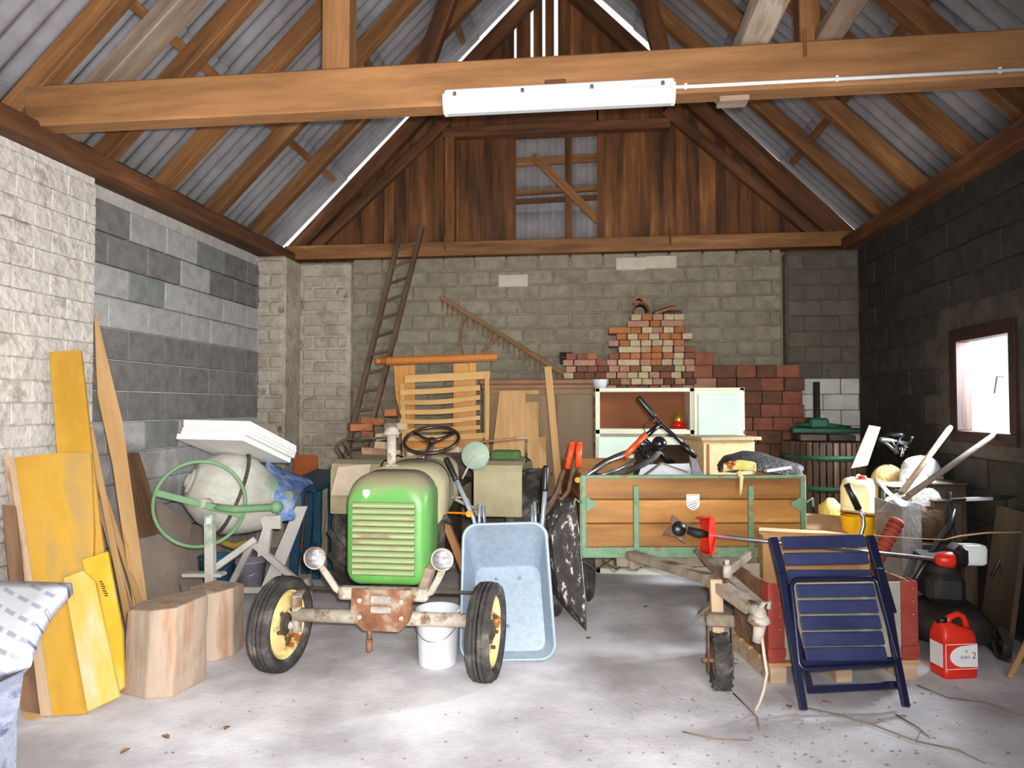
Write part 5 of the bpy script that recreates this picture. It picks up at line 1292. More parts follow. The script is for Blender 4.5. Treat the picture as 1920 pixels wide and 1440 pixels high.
# running gear
tire(TL, (-thw + 0.10, 0.95, 0.30), 0.30, 0.17, 0.18, mats=('rubber', 'rust'))
tire(TL, (thw - 0.10, 0.95, 0.30), 0.30, 0.17, 0.18, mats=('rubber', 'rust'))
MB().box((0, 0.95, 0.33), (2 * thw - 0.3, 0.08, 0.08)).build('axle', M['chassis'], TL)
for s in (-1, 1): MB().box((s * 0.42, Lb / 2, TBz - 0.05), (0.07, Lb, 0.10)).box((s * 0.42, 0.95, TBz - 0.16), (0.06, 0.4, 0.12)).build('chassis_beam', M['chassis'], TL)
MB().box((0, 0.06, TBz - 0.05), (2 * thw - 0.5, 0.08, 0.08)).build('cross_beam', M['chassis'], TL)
inv = W[TL].inverted()
cp = PY(1420, 1150, 4.02)
la, lb_, lc_ = PY(1182, 1040, 4.98), PY(1335, 1086, 4.35), PY(1412, 1142, 4.06)
plank('drawbar', la, lb_, 0.09, 0.055, M['chassis'], TL)
plank('drawbar', lb_ - (lb_ - la).normalized() * 0.03, lc_, 0.10, 0.06, M['chassis'], TL)
plank('drawbar', Vector((0.80, 5.12, TBz - 0.03)), PY(1424, 1138, 4.1), 0.07, 0.055, M['chassis'], TL)
cpl = MB().tube([PY(1405, 1135, 4.1), PY(1425, 1152, 4.0), PY(1428, 1165, 3.96)], [0.035, 0.04, 0.03], n=12)
cpl.lathe([(0.001, 0.03), (0.05, 0.028), (0.062, 0.0), (0.05, -0.012), (0.03, -0.025)], 18, Matrix.Translation(PY(1423, 1165, 3.98)))
cpo = cpl.build('coupling_head', M['dusty_grey'], TL, world=True)
MB().tube([PY(1417, 1152, 4.0), PY(1432, 1130, 4.0), PY(1443, 1128, 4.0), PY(1441, 1142, 4.0)], 0.014, n=8).build('coupling_lever', M['dusty_grey'], cpo, world=True)
MB().tube([PY(1425, 1165, 3.98), PY(1422, 1190, 3.98), PY(1418, 1204, 3.98)], [0.036, 0.03, 0.024], n=12).build('breakaway_sleeve', M['dusty_grey'], TL, world=True)
MB().tube([PY(1428, 1190, 3.97), PY(1433, 1230, 3.95), PY(1438, 1262, 3.93), PY(1432, 1295, 3.92), PY(1424, 1318, 3.92), PZ(1416, 1338) + Vector((0, 0, 0.012))], 0.009, n=8).build('electric_cable', mat('old_white_cable', (178, 160, 138), (196, 182, 164), scale=9, rough=0.6, var=0), TL, world=True)
jt = PY(1345, 1105, 4.28); jb = PZ(1350, 1299)
plank('jockey_post', Vector((jt.x, 4.26, 0.24)), Vector((jt.x - 0.01, 4.28, PY(1345, 1085, 4.28).z)), 0.07, 0.06, M['pine_grey'], TL, up=(0, -1, 0))
jw = Vector((PY(1351, 1250, 4.2).x, 4.22, 0.16))
for s in (-1, 1): MB().box((jw.x + s * 0.068, 4.22, 0.24), (0.012, 0.06, 0.30), bev=0.003).build('wheel_fork', M['rust_dark'], TL, world=True)
MB().box((jw.x, 4.22, 0.40), (0.16, 0.10, 0.07), bev=0.01).build('fork_bridge', M['chassis'], TL, world=True)
MB().cyl((jw.x - 0.10, 4.22, 0.16), (jw.x + 0.10, 4.22, 0.16), 0.014, n=8).build('wheel_axle', M['rust'], TL, world=True)
lw_ = inv @ jw
tire(TL, (lw_.x, lw_.y, 0.158), 0.157, 0.095, 0.09, -tang, mats=('rubber', 'rust'), lugs=16, ribs=False, lug=(0.018, 0.014))
MB().bar(PY(1310, 1152, 4.4), PY(1338, 1128, 4.35), 0.02, 0.05, up=(0, -1, 0)).build('parking_leg', M['chassis'], TL, world=True)
MB().cyl(PY(1364, 1082, 4.25), PY(1363, 1060, 4.25), 0.028, 0.022, n=14).cyl(PY(1363, 1060, 4.25), PY(1363, 1050, 4.25), 0.014, n=10).build('grease_pot', M['dusty_grey'], TL, world=True)
MB().bar(PY(1305, 1030, 4.6), PY(1360, 1094, 4.27), 0.03, 0.02, up=(0, -1, 0)).build('brake_rod', M['rust_dark'], TL, world=True)
MB().bar(PY(1365, 1072, 4.3), PY(1405, 1040, 4.55), 0.03, 0.05, up=(0, 0, 1), bev=0.004).build('brake_lever', M['chassis'], TL, world=True)
MB().cyl(PY(1083, 900, 5.02), PY(1083, 900, 4.99), 0.02, n=14).build('reflector', M['amber'], TL, world=True)
for k in range(3):
    a = PY(1090 + 40 * k, 1050, 5.05 + 0.1 * k)
    MB().tube([a, a + Vector((0.1, 0.1, -0.09)), a + Vector((0.22, 0.15, -0.02))], 0.006, n=6).build('hanging_wire', M['grime'], TL, world=True)

# ---- load on the trailer
BK = thing('bicycle', 'black and orange bicycle lying in the trailer with handlebar up', 'bicycle', (0.6, 5.5, TBz + 0.05))
M['bike_black'] = mat('glossy_black_paint', (18, 17, 18), (28, 26, 28), scale=6, rough=0.2, bump=0, var=0, spec=0.6)
M['bike_orange'] = mat('orange_frame_paint', (196, 72, 30), (210, 90, 44), scale=6, rough=0.3, bump=0, var=0, spec=0.5)
hb0, hbm, hb1 = PY(1203, 752, 5.55), PY(1238, 795, 5.55), PY(1300, 850, 5.6)
h = MB().tube([hb0, PY(1222, 778, 5.55), hbm, PY(1262, 815, 5.57), hb1], 0.016, n=10).build('handlebar', M['bike_black'], BK, world=True)
MB().tube([PY(1196, 744, 5.55), PY(1198, 747, 5.55), PY(1226, 780, 5.55), PY(1228, 783, 5.55)], [0.018, 0.024, 0.024, 0.02], n=12).build('grip', M['black'], h, world=True)
MB().tube([PY(1278, 832, 5.58), PY(1305, 856, 5.6)], 0.023, n=12).build('grip', M['black'], h, world=True)
MB().tube([hbm, PY(1222, 808, 5.52), PY(1206, 822, 5.5)], 0.02, n=10).build('stem', M['bike_black'], BK, world=True)
MB().tube([PY(1211, 815, 5.5), PY(1170, 857, 5.4)], 0.024, n=12).build('head_tube', M['bike_orange'], BK, world=True)
MB().tube([PY(1206, 822, 5.5), PY(1250, 862, 5.75), PY(1300, 880, 6.1)], 0.02, n=10).tube([PY(1195, 832, 5.48), PY(1230, 885, 5.8), PY(1300, 888, 6.1)], 0.022, n=10).build('frame', M['bike_black'], BK, world=True)
fk = MB().tube([PY(1172, 853, 5.4), PY(1140, 865, 5.3), PY(1098, 893, 5.14)], 0.014, n=10).tube([PY(1190, 862, 5.42), PY(1160, 880, 5.3), PY(1122, 893, 5.14)], 0.014, n=10).build('fork', M['steel'], BK, world=True)
wc = PY(1150, 868, 5.45); wdir = (PY(1098, 900, 5.25) - PY(1205, 838, 5.6)).normalized(); wup = Vector((0.3, 0.8, 0.25)); wup = (wup - wdir * wup.dot(wdir)).normalized()
MB().tube([wc + wdir * (0.27 * math.cos(2 * PI * i / 32)) + wup * (0.27 * math.sin(2 * PI * i / 32)) + Vector((0.1, 0.12, 0)) for i in range(32)], 0.024, n=10, closed=True).build('front_tire', M['rubber'], BK, world=True)
wz_ = PY(1280, 890, 6.2); MB().tube([Vector((wz_.x + 0.28 * math.cos(2 * PI * i / 32), wz_.y + 0.28 * math.sin(2 * PI * i / 32), TBz + 0.12 + 0.03 * math.sin(2 * PI * i / 32))) for i in range(32)], 0.024, n=10, closed=True).build('rear_tire', M['rubber'], BK, world=True)
MB().ball(PY(1236, 832, 5.48), 0.058, n=16).build('headlight', M['bike_black'], BK, world=True)
MB().tube([PY(1212, 815, 5.5), PY(1206, 800, 5.45), PY(1216, 788, 5.45), PY(1236, 790, 5.52)], 0.004, n=6).build('brake_cable', M['bike_black'], BK, world=True)

M['chip'] = mat('pale_chipboard', (186, 156, 112), (200, 172, 130), (168, 136, 94), scale=20, rough=0.75, bump=0.05, var=0.02)
NS = thing('bedside_cabinet', 'chipboard bedside cabinet standing in the trailer', 'cabinet', (PY(1348, 850, 5.9).x, 5.95, TBz + 0.05))
nz0, nz1 = 0.0, PY(1340, 826, 5.75).z - TBz - 0.05
bxm = Matrix.Rotation(R(20), 4, 'Z')
MB().box((0, 0, nz1 / 2), (0.46, 0.36, nz1), bev=0.004, m=bxm @ Matrix.Translation((0, 0, nz1 / 2))).build('body', M['chip'], NS)
MB().box((0, 0, 0), (0.54, 0.42, 0.028), bev=0.003, m=bxm @ Matrix.Translation((0, -0.01, nz1 + 0.014))).build('top', mat('dusty_chipboard_top', (150, 132, 98), (166, 148, 114), scale=9, rough=0.85), NS)
MB().box((0, 0, 0), (0.02, 0.004, nz1 - 0.06), m=bxm @ Matrix.Translation((-0.19, -0.182, nz1 / 2))).build('gap_shade_strip', M['inner_brown'], NS)  # thin brown strip coloured in for the shade of a gap
MB().ball(bxm @ Vector((0.18, -0.205, nz1 + 0.01)), 0.018).build('knob', M['dusty_grey'], NS)
PNL = slab('brown_tabletop', [PY(1188, 893, 5.75), PY(1292, 893, 5.75), PY(1292, 834, 5.9), PY(1190, 834, 5.9)], 0.02, mat('dark_brown_panel', (44, 34, 26), (60, 48, 36), scale=5, rough=0.3, var=0), label='dark brown tabletop standing behind the bicycle in the trailer', cat='tabletop')
slab('white_board', [PY(1196, 893, 5.35), PY(1300, 893, 5.35), PY(1292, 868, 5.5), PY(1204, 872, 5.5)], 0.015, M['white_plastic'], label='white board lying behind the front edge of the trailer', cat='board')
AX = thing('iron_wedge', 'dull steel blade standing on the trailer rim', 'blade', PY(1305, 890, 5.3))
MB().prism([(-0.03, 0), (0.07, 0), (0.03, 0.05), (0.0, 0.13), (-0.05, 0.15), (-0.035, 0.1)], 0.03, Matrix(((1, 0, 0, PY(1306, 890, 5.3).x), (0, 0, 1, 5.3), (0, 1, 0, TLz - 0.03), (0, 0, 0, 1)))).build('blade', mat('dull_steel_blade', (84, 86, 92), (104, 106, 112), scale=7, rough=0.5, metal=0.4), AX, world=True)
MB().bar(PY(1208, 892, 5.25), PY(1240, 868, 5.35), 0.03, 0.01).bar(PY(1240, 868, 5.35), PY(1290, 886, 5.3), 0.03, 0.01).build('angle_iron', M['chassis'], AX, world=True)
# jacket thrown over the front board
jc = [(1346, 872), (1362, 858), (1392, 846), (1430, 850), (1468, 862), (1498, 872), (1503, 882)]
def jk(a, b):
    i = min(int(b * 6), 5); t = b * 6 - i
    x_ = jc[i][0] * (1 - t) + jc[i + 1][0] * t; y_ = jc[i][1] * (1 - t) + jc[i + 1][1] * t
    yb_ = 886 + 10 * max(0, (b - 0.45)) + (6 if b > 0.6 else 0)
    q_ = PY(x_, y_ + (yb_ - y_) * a, 5.42 - 0.36 * a + (0.16 if a < 0.1 else 0) + 0.14 * b)
    return q_
o = crumple('jacket', 7, 13, jk, mat('black_nylon', (34, 32, 34), (54, 50, 52), (70, 60, 58), scale=8, rough=0.6, bump=0.5, var=0, bdist=0.02), amp=0.016, th=0.02, seed=5)
JK = o; tag(o, 'black jacket with yellow lining thrown over the trailer front board', 'jacket')
o2 = crumple('lining', 5, 8, lambda a, b: PY(1356 + 62 * b, 868 + 18 * a - 5 * math.sin(PI * b), 5.09 - 0.02 * math.sin(PI * a)), mat('yellow_red_lining', (196, 186, 96), (206, 200, 130), (150, 34, 20), scale=9, rough=0.7, var=0, contrast=(0.4, 0.55), c3pos=0.62), amp=0.006, th=0.006, seed=6, parent=JK)
MB().tube([PY(1384, 884, 5.05), PY(1390, 895, 5.04), PY(1389, 915, 5.045), PY(1388, 928, 5.05)], [0.02, 0.014, 0.01, 0.006], n=6).build('hanging_strap', mat('cream_strap', (206, 188, 120), (218, 202, 140), scale=6, rough=0.8), JK)
MB().bar(PY(1438, 883, 5.06), PY(1484, 876, 5.1), 0.006, 0.02, up=(0, 0, 1)).build('reflective_strip', M['white_plastic'], JK)
def crect(w, d, z, r=0.025, n=4, cx=0, cy=0):
    pts = []
    for (sx, sy, a0) in ((1, 1, 0), (-1, 1, 90), (-1, -1, 180), (1, -1, 270)):
        for i in range(n + 1):
            a = R(a0 + 90 * i / n); pts.append(Vector((cx + sx * (w / 2 - r) + r * math.cos(a), cy + sy * (d / 2 - r) + r * math.sin(a), z)))
    return pts

# ================================================================== brush cutter lying across
M['red_plastic'] = mat('red_plastic', (208, 38, 22), (222, 52, 34), scale=6, rough=0.35, bump=0.02, var=0, spec=0.5)
BC = thing('brush_cutter', 'brush cutter with aluminium shaft, red guard and white tank', 'brush cutter', PY(1500, 1022, 4.72))
s0, s1 = PY(1328, 1003, 4.74), PY(1755, 1049, 4.80)
MB().tube([s0, s1], 0.014, n=12).build('shaft', M['steel'], BC, world=True)
gp = [(0, 0.10), (0.035, 0.085), (0.055, 0.03), (0.06, -0.04), (0.05, -0.11), (0.02, -0.17), (-0.03, -0.12), (-0.05, -0.02), (-0.03, 0.06)]
gm = frame(PY(1322, 1000, 4.7), PY(1340, 1006, 4.55))[0]
gq = PY(1330, 1006, 4.66)
T = Matrix.Translation(gq) @ Matrix.Rotation(R(58), 4, 'Z') @ Matrix.Rotation(R(90), 4, 'X')
g_ = MB()
ringA = [T @ Vector((0.04 + 0.12 * math.cos(a) * 0.6, 0.13 * math.sin(a), 0)) for a in [R(-110) + R(220) * i / 14 for i in range(15)]]
ringB = [T @ Vector((0.04 + 0.11 * math.cos(a) * 0.6 - 0.02, 0.12 * math.sin(a), -0.09)) for a in [R(-110) + R(220) * i / 14 for i in range(15)]]
c0 = T @ Vector((0.0, 0, 0.0)); 
g_.loft([ringB, ringA], caps=False, closed=False)
g_._add([c0] + ringA, [(0, i + 1, i + 2) for i in range(14)])
o = g_.build('guard', M['red_plastic'], BC, world=True)
sd = o.modifiers.new('s', 'SOLIDIFY'); sd.thickness = 0.006
MB().tube([s0, PY(1312, 1000, 4.70), PY(1290, 994, 4.72)], [0.018, 0.03, 0.024], n=12).build('gear_head', M['press_iron'], BC, world=True)
bl = PY(1272, 992, 4.74)
Tb = Matrix.Translation(bl) @ Matrix.Rotation(R(20), 4, 'Z') @ Matrix.Rotation(R(78), 4, 'X')
star = []
for i in range(8):
    a = 2 * PI * i / 8 + 0.3; r_ = 0.125 if i % 2 == 0 else 0.065
    star.append((r_ * math.cos(a), r_ * math.sin(a) * 0.8))
MB().prism(star, 0.004, Tb).build('blade', M['rust_dark'], BC, world=True)
MB().lathe([(0.001, 0.04), (0.035, 0.035), (0.05, 0.015), (0.05, -0.02), (0.02, -0.03)], 18, Tb).build('hub', M['black'], BC, world=True)
e0 = PY(1752, 1049, 4.8); e1 = PY(1786, 1050, 4.8)
MB().tube([e0, e0.lerp(e1, 0.25), e0.lerp(e1, 0.9), e1], [0.02, 0.045, 0.055, 0.05], n=16).build('clutch_housing', M['red_plastic'], BC, world=True)
MB().box(PY(1797, 1040, 4.85), (0.1, 0.16, 0.14), bev=0.03).build('engine', M['black'], BC, world=True)
tq = PY(1822, 1058, 4.83)
MB().loft([[tq + v for v in crect(w_, d_, z_, 0.03)] for w_, d_, z_ in ((0.13, 0.09, 0.0), (0.155, 0.11, 0.015), (0.16, 0.115, 0.10), (0.15, 0.10, 0.125), (0.10, 0.06, 0.13))]).build('fuel_tank', mat('milky_white_tank', (222, 226, 222), (232, 236, 232), scale=4, rough=0.3, bump=0, var=0), BC, world=True)

# ================================================================== crate on a pallet, cardboard
M['red_paint'] = mat('red_primer_steel', (138, 52, 42), (154, 64, 52), (120, 46, 38), scale=8, rough=0.7, bump=0.06, var=0.02)
M['cement_board'] = mat('cement_board', (150, 144, 134), (170, 164, 154), scale=6, rough=0.95, bump=0.12, var=0)
pa, pb_ = PZ(1442, 1283), PZ(1724, 1276)
ca = math.atan2(pb_.y - pa.y, pb_.x - pa.x)
cw_ = (pb_ - pa).length
PL = thing('pallet', 'wooden pallet on the floor behind the blue folding chair', 'pallet', (pa.x, pa.y, 0), (0, 0, ca))
for xx in (0.06, cw_ / 2, cw_ - 0.06): MB().box((xx, 0.3, 0.05), (0.1, 0.6, 0.1), bev=0.004).build('bearer', M['pine_grey'], PL)
for yy in (0.05, 0.2, 0.35, 0.5): MB().box((cw_ / 2, yy, 0.111), (cw_, 0.11, 0.022), bev=0.003).build('deck_board', M['pine'], PL)
CR = thing('crate', 'cement board crate with riveted red steel corners on the pallet', 'crate', (pa.x, pa.y, 0.123), (0, 0, ca))
ch = 0.47
MB().box((cw_ / 2, 0.03, ch / 2), (cw_ - 0.06, 0.02, ch - 0.02)).build('front_panel', M['cement_board'], CR)
MB().box((cw_ / 2, 0.57, ch / 2), (cw_ - 0.06, 0.02, ch - 0.02)).build('back_panel', M['cement_board'], CR)
MB().box((0.02, 0.3, ch / 2), (0.02, 0.52, ch - 0.02)).build('side_panel', M['old_brown'], CR)
MB().box((cw_ - 0.02, 0.3, ch / 2), (0.02, 0.52, ch - 0.02)).build('side_panel', M['old_brown'], CR)
MB().box((cw_ / 2, 0.3, 0.02), (cw_ - 0.08, 0.5, 0.02)).build('bottom', M['old_brown'], CR)
for xx in (0.05, cw_ - 0.05):
    c_ = MB().box((xx, 0.008, ch / 2), (0.1, 0.014, ch), bev=0.003).box((0.006 if xx < 0.3 else cw_ - 0.006, 0.05, ch / 2), (0.012, 0.1, ch), bev=0.003).box((xx, 0.003, 0.06), (0.11, 0.02, 0.05), bev=0.003).build('corner_iron', M['red_paint'], CR)
    for k in range(5): MB().ball((xx + 0.02, -0.001, 0.12 + 0.085 * k * 0.9), 0.007, n=8).build('rivet', M['steel'], c_)
cz_ = 0.123 + 0.03
CBX = thing('cardboard_box', 'opened brown cardboard box standing in the crate', 'box', PY(1490, 1100, 4.72))
M['carton'] = mat('brown_cardboard', (162, 124, 82), (178, 140, 98), (146, 108, 70), scale=5, rough=0.9, bump=0.05, var=0.03)
x0, x1 = PY(1421, 1000, 4.86).x + 0.02, PY(1640, 1000, 4.86).x - 0.06
zt = PY(1480, 1002, 4.86).z
MB().box(((x0 + x1) / 2, 4.80, (zt + 0.17) / 2), (x1 - x0, 0.006, zt - 0.17)).box(((x0 + x1) / 2, 4.93, (zt + 0.17) / 2), (x1 - x0, 0.006, zt - 0.17)).box((x0, 4.865, (zt + 0.17) / 2), (0.006, 0.13, zt - 0.17)).box((x1, 4.865, (zt + 0.17) / 2), (0.006, 0.13, zt - 0.17)).build('carton', M['carton'], CBX, world=True)
slab('flap', [Vector((x0, 4.93, zt)), Vector((x1, 4.93, zt)), PY(1545, 998, 5.0), PY(1424, 986, 5.0)], 0.005, mat('pale_card_flap', (190, 158, 118), (204, 174, 136), scale=5, rough=0.9), CBX)

# ================================================================== blue folding chair
M['navy'] = mat('navy_blue_lacquer', (15, 18, 42), (21, 25, 54), scale=5, rough=0.3, bump=0.02, var=0.06, spec=0.6)
M['navy_slat'] = mat('sheen_coloured_navy_slat', (38, 43, 74), (50, 56, 90), scale=5, rough=0.28, bump=0.02, var=0.08, spec=0.6)  # lighter than the frame's navy: the slats' sheen is put into the colour
cpn = plane3(PZ(1507, 1337), PZ(1700, 1331), PY(1540, 1005, 4.38))
FC = thing('folding_chair', 'navy blue slatted folding chair leaning against the crate', 'chair', PZ(1600, 1334))
def cbar(name, a, b, w, t, off, m=None, parent=None, wid=None):
    p0, p1 = PP(*a, cpn, off), PP(*b, cpn, off)
    n_ = cpn[1] if cpn[1].y < 0 else -cpn[1]
    return plank(name, p0, p1, w, t, m or M['navy'], parent or FC, up=n_, bev=0.006)
cbar('back_rail', (1449, 1008), (1486, 1160), 0.055, 0.03, 0.02)
cbar('back_rail', (1630, 1004), (1672, 1150), 0.055, 0.03, 0.02)
cbar('leg', (1464, 1075), (1507, 1332), 0.042, 0.028, 0.055)
cbar('leg', (1648, 1065), (1699, 1326), 0.042, 0.028, 0.055)
cbar('leg', (1478, 1130), (1522, 1300), 0.036, 0.025, 0.0)
cbar('leg', (1664, 1120), (1692, 1290), 0.036, 0.025, 0.0)
for (ya, yb_, xl, xr, h_) in ((1018, 1014, 1466, 1622, 0.075), (1048, 1046, 1471, 1628, 0.07), (1078, 1078, 1477, 1634, 0.06)):
    cbar('back_slat', (xl, ya), (xr, yb_), h_, 0.016, 0.02, M['navy_slat'])
# seat: rounded frame and slats
fo = 0.06
ring = []
for (cx_, cy_, a0) in ((1632, 1098, -90), (1668, 1232, 0), (1512, 1240, 90), (1498, 1100, 180)):
    for i in range(6):
        a = R(a0 + 18 * i)
        ring.append(PP(cx_ + 14 * math.cos(a), cy_ + 14 * math.sin(a), cpn, fo))
MB().tube(ring, 0.014, n=8, closed=True).build('seat_frame', M['navy'], FC, world=True)
for k, (y_, xl, xr) in enumerate(((1107, 1494, 1640), (1137, 1498, 1645), (1167, 1502, 1651), (1197, 1506, 1657), (1226, 1510, 1662))):
    cbar('seat_slat', (xl, y_ + 1), (xr, y_ - 1), 0.072, 0.014, fo, M['navy_slat'])
cbar('cross_bar', (1497, 1243), (1687, 1239), 0.04, 0.022, 0.05)
cbar('cross_bar', (1513, 1293), (1690, 1284), 0.042, 0.02, 0.012)
a = PP(1545, 1021, cpn, 0.035); b = PP(1556, 1019, cpn, 0.035)

# ================================================================== red canister
JC = thing('canister', 'red plastic canister with white label standing by the mower wheel', 'canister', (2.20, 4.60, 0), (0, 0, R(12)))
M['can_red'] = mat('translucent_red_plastic', (214, 44, 26), (224, 56, 38), scale=5, rough=0.35, bump=0.02, var=0)
cb = MB().loft([crect(0.205, 0.14, 0), crect(0.22, 0.15, 0.012), crect(0.22, 0.15, 0.05), crect(0.213, 0.143, 0.056), crect(0.213, 0.143, 0.21), crect(0.22, 0.15, 0.216), crect(0.214, 0.146, 0.25), crect(0.19, 0.13, 0.285, cx=-0.005), crect(0.12, 0.1, 0.305, cx=-0.04), crect(0.07, 0.07, 0.325, cx=-0.06)])
cb.build('body', M['can_red'], JC)
MB().tube([(-0.045, 0, 0.30), (-0.02, 0, 0.345), (0.03, 0, 0.366), (0.065, 0, 0.355), (0.085, 0, 0.32), (0.094, 0, 0.26)], [0.024, 0.02, 0.018, 0.018, 0.019, 0.022], n=12).build('handle', M['can_red'], JC)
MB().cyl((-0.07, 0, 0.315), (-0.07, 0, 0.352), 0.031, n=20).build('cap', M['black'], JC)
lb_ = MB().box((0, -0.0725, 0.133), (0.206, 0.003, 0.15)).build('label', M['can_red'], JC)
MB().box((0, -0.0735, 0.207), (0.206, 0.002, 0.004)).box((0, -0.0735, 0.059), (0.206, 0.002, 0.004)).box((-0.101, -0.0735, 0.133), (0.004, 0.002, 0.15)).build('label_border', M['sticker'], lb_)
el = [(0.103, 0.07), (0.103, -0.066), (0.06, -0.062)] + [(0.03 + 0.105 * math.cos(a), 0.066 * math.sin(a)) for a in [R(250 - i * 14) for i in range(11)]] + [(0.06, 0.068)]
MB().prism(el, 0.0015, Matrix(((1, 0, 0, 0), (0, 0, -1, -0.074), (0, 1, 0, 0.133), (0, 0, 0, 1)))).build('label_field', M['sticker'], lb_)
t1 = text_mesh('AGRO', 0.022, mat('blue_ink', (70, 76, 130), (80, 86, 140), scale=4, bump=0, var=0)); t2 = text_mesh('2', 0.055, mat('brown_red_ink', (150, 60, 56), (160, 70, 66), scale=4, bump=0, var=0))
for t_, lx, lz in ((t1, 0.022, 0.128), (t2, 0.08, 0.137)):
    o = bpy.data.objects.new('lettering', t_); _link(o, lb_); o.matrix_local = Matrix(((1, 0, 0, lx), (0, 0, -1, -0.0762), (0, 1, 0, lz), (0, 0, 0, 1)))
MB().ball((0.03, -0.0765, 0.165), 0.008, n=10, sc=(1, 0.15, 1)).build('leaf_mark', mat('lime_ink', (170, 190, 40), (180, 200, 60), scale=4, bump=0, var=0), lb_)
MB().box((-0.108, 0.0, 0.133), (0.002, 0.11, 0.14)).build('side_label', M['sticker'], lb_)
YC_ = MB().box((2.04, 4.86, 0.07), (0.10, 0.06, 0.14), rot=(0, 0, R(10)), bev=0.004).build('yellow_carton', mat('pale_yellow_card', (216, 204, 110), (226, 214, 130), scale=5, rough=0.8)); tag(YC_, 'small pale yellow carton on the floor behind the red canister', 'carton')

# ================================================================== lawn mower
MW = thing('lawn_mower', 'black push lawn mower with white-banded handle by the right wall', 'mower', (2.38, 5.15, 0), (0, 0, R(-8)))
M['mower_black'] = mat('dusty_black_deck', (30, 28, 28), (46, 44, 43), (66, 62, 58), scale=7, rough=0.6, bump=0.08, var=0)
MB().loft([crect(0.46, 0.56, 0.10, 0.12), crect(0.52, 0.62, 0.13, 0.14), crect(0.50, 0.60, 0.24, 0.14), crect(0.40, 0.5, 0.30, 0.14), crect(0.2, 0.25, 0.32, 0.08)]).build('deck', M['mower_black'], MW)
MB().box((0.0, -0.05, 0.42), (0.24, 0.26, 0.2), bev=0.04).lathe([(0.11, 0), (0.12, 0.02), (0.11, 0.07), (0.04, 0.09), (0.001, 0.09)], 24, Matrix.Translation((0, -0.05, 0.51))).build('engine', M['mower_black'], MW)
MB().box((0, -0.05, 0.622), (0.30, 0.22, 0.035), bev=0.006).build('air_filter_tray', M['mower_black'], MW)
for (xx, yy) in ((-0.29, -0.22), (0.29, -0.22), (-0.29, 0.24), (0.29, 0.24)): tire(MW, (xx, yy, 0.11), 0.11, 0.05, 0.07, mats=('rubber', 'mower_black'))
hx = MB().tube([(-0.2, 0.18, 0.22), (-0.215, 0.35, 0.55), (-0.22, 0.5, 0.9), (-0.215, 0.5, 1.0)], 0.013, n=10).tube([(0.2, 0.18, 0.22), (0.22, 0.35, 0.55), (0.24, 0.5, 0.9), (0.24, 0.5, 1.0)], 0.013, n=10)
hx.build('lower_handle', M['mower_black'], MW)
inv = W[MW].inverted()
hp = [PY(1778, 992, 5.3), PY(1772, 965, 5.3), PY(1774, 945, 5.3), PY(1785, 937, 5.3), PY(1812, 936, 5.3), PY(1858, 935, 5.3), PY(1905, 932, 5.3), PY(1920, 942, 5.3), PY(1935, 985, 5.3)]
ho = MB().tube(hp, 0.013, n=10).build('handle_bar', M['mower_black'], MW, world=True)
MB().tube([PY(1810, 936, 5.3), PY(1860, 935, 5.3)], 0.0145, n=10).build('white_band', M['white_plastic'], ho, world=True)
MB().tube([PY(1790, 955, 5.28), PY(1782, 985, 5.25), PY(1750, 1030, 5.15), PY(1715, 1088, 5.0)], [0.014, 0.022, 0.022, 0.018], n=10).build('bag_frame', M['black'], MW, world=True)
MB().tube([PY(1870, 960, 5.3), PY(1900, 1000, 5.25), PY(1860, 1080, 5.1)], 0.01, n=8).build('control_cable', M['black'], MW, world=True)

# ================================================================== clutter on the low bench under the window
BT = 0.62
M['bench'] = wood('dark_bench_wood', (58, 46, 38), (82, 66, 54), scale=7, var=0.06)
BN = thing('workbench', 'low dark wooden bench under the window carrying junk', 'bench', (2.3, 6.05, 0))
for k in range(5): plank('top_plank', (1.72, 5.62 + 0.2 * k, BT - 0.02), (2.86, 5.62 + 0.2 * k, BT - 0.02), 0.19, 0.04, M['bench'], BN)
for (xx, yy) in ((1.8, 5.6), (2.8, 5.6), (1.8, 6.45), (2.8, 6.45)): plank('leg', (xx, yy, 0), (xx, yy, BT - 0.04), 0.09, 0.09, M['bench'], BN, up=(0, 1, 0))
M['milky'] = mat('milky_yellow_plastic', (214, 208, 160), (226, 222, 184), scale=3, rough=0.35, bump=0.02, var=0)
p = PY(1606, 960, 5.75)
CN = thing('water_canister', 'milky white plastic canister at the front of the bench', 'canister', (p.x, 5.72, BT), (0, 0, R(-25)))
MB().loft([crect(0.21, 0.26, 0), crect(0.23, 0.28, 0.02, 0.04), crect(0.23, 0.28, 0.40, 0.05), crect(0.20, 0.25, 0.455, 0.06), crect(0.1, 0.14, 0.47, 0.04)]).build('body', M['milky'], CN)
MB().cyl((0.04, -0.06, 0.46), (0.04, -0.06, 0.49), 0.03, n=16).build('cap', M['red_plastic'], CN)
MB().tube([(0, -0.03, 0.45), (0, 0, 0.475), (0, 0.09, 0.475), (0, 0.12, 0.44)], 0.016, n=8).build('handle', M['milky'], CN)
p2 = PY(1570, 955, 5.85)
o = MB().loft([crect(0.14, 0.18, 0, 0.03), crect(0.16, 0.2, 0.015, 0.04), crect(0.16, 0.2, 0.2, 0.04), crect(0.1, 0.1, 0.24, 0.04), crect(0.05, 0.05, 0.27, 0.02)]).build('small_canister', mat('yellowish_plastic', (196, 184, 96), (208, 198, 120), scale=4, rough=0.4)); o.location = (p2.x, 6.0, BT); tag(o, 'small yellowish canister half hidden behind the milky canister', 'canister')
p3 = PY(1618, 985, 5.45)
YB_ = thing('yellow_bucket', 'bright yellow bucket with torn card lid before the milky canister', 'bucket', (p3.x - 0.02, 5.48, 0.0))
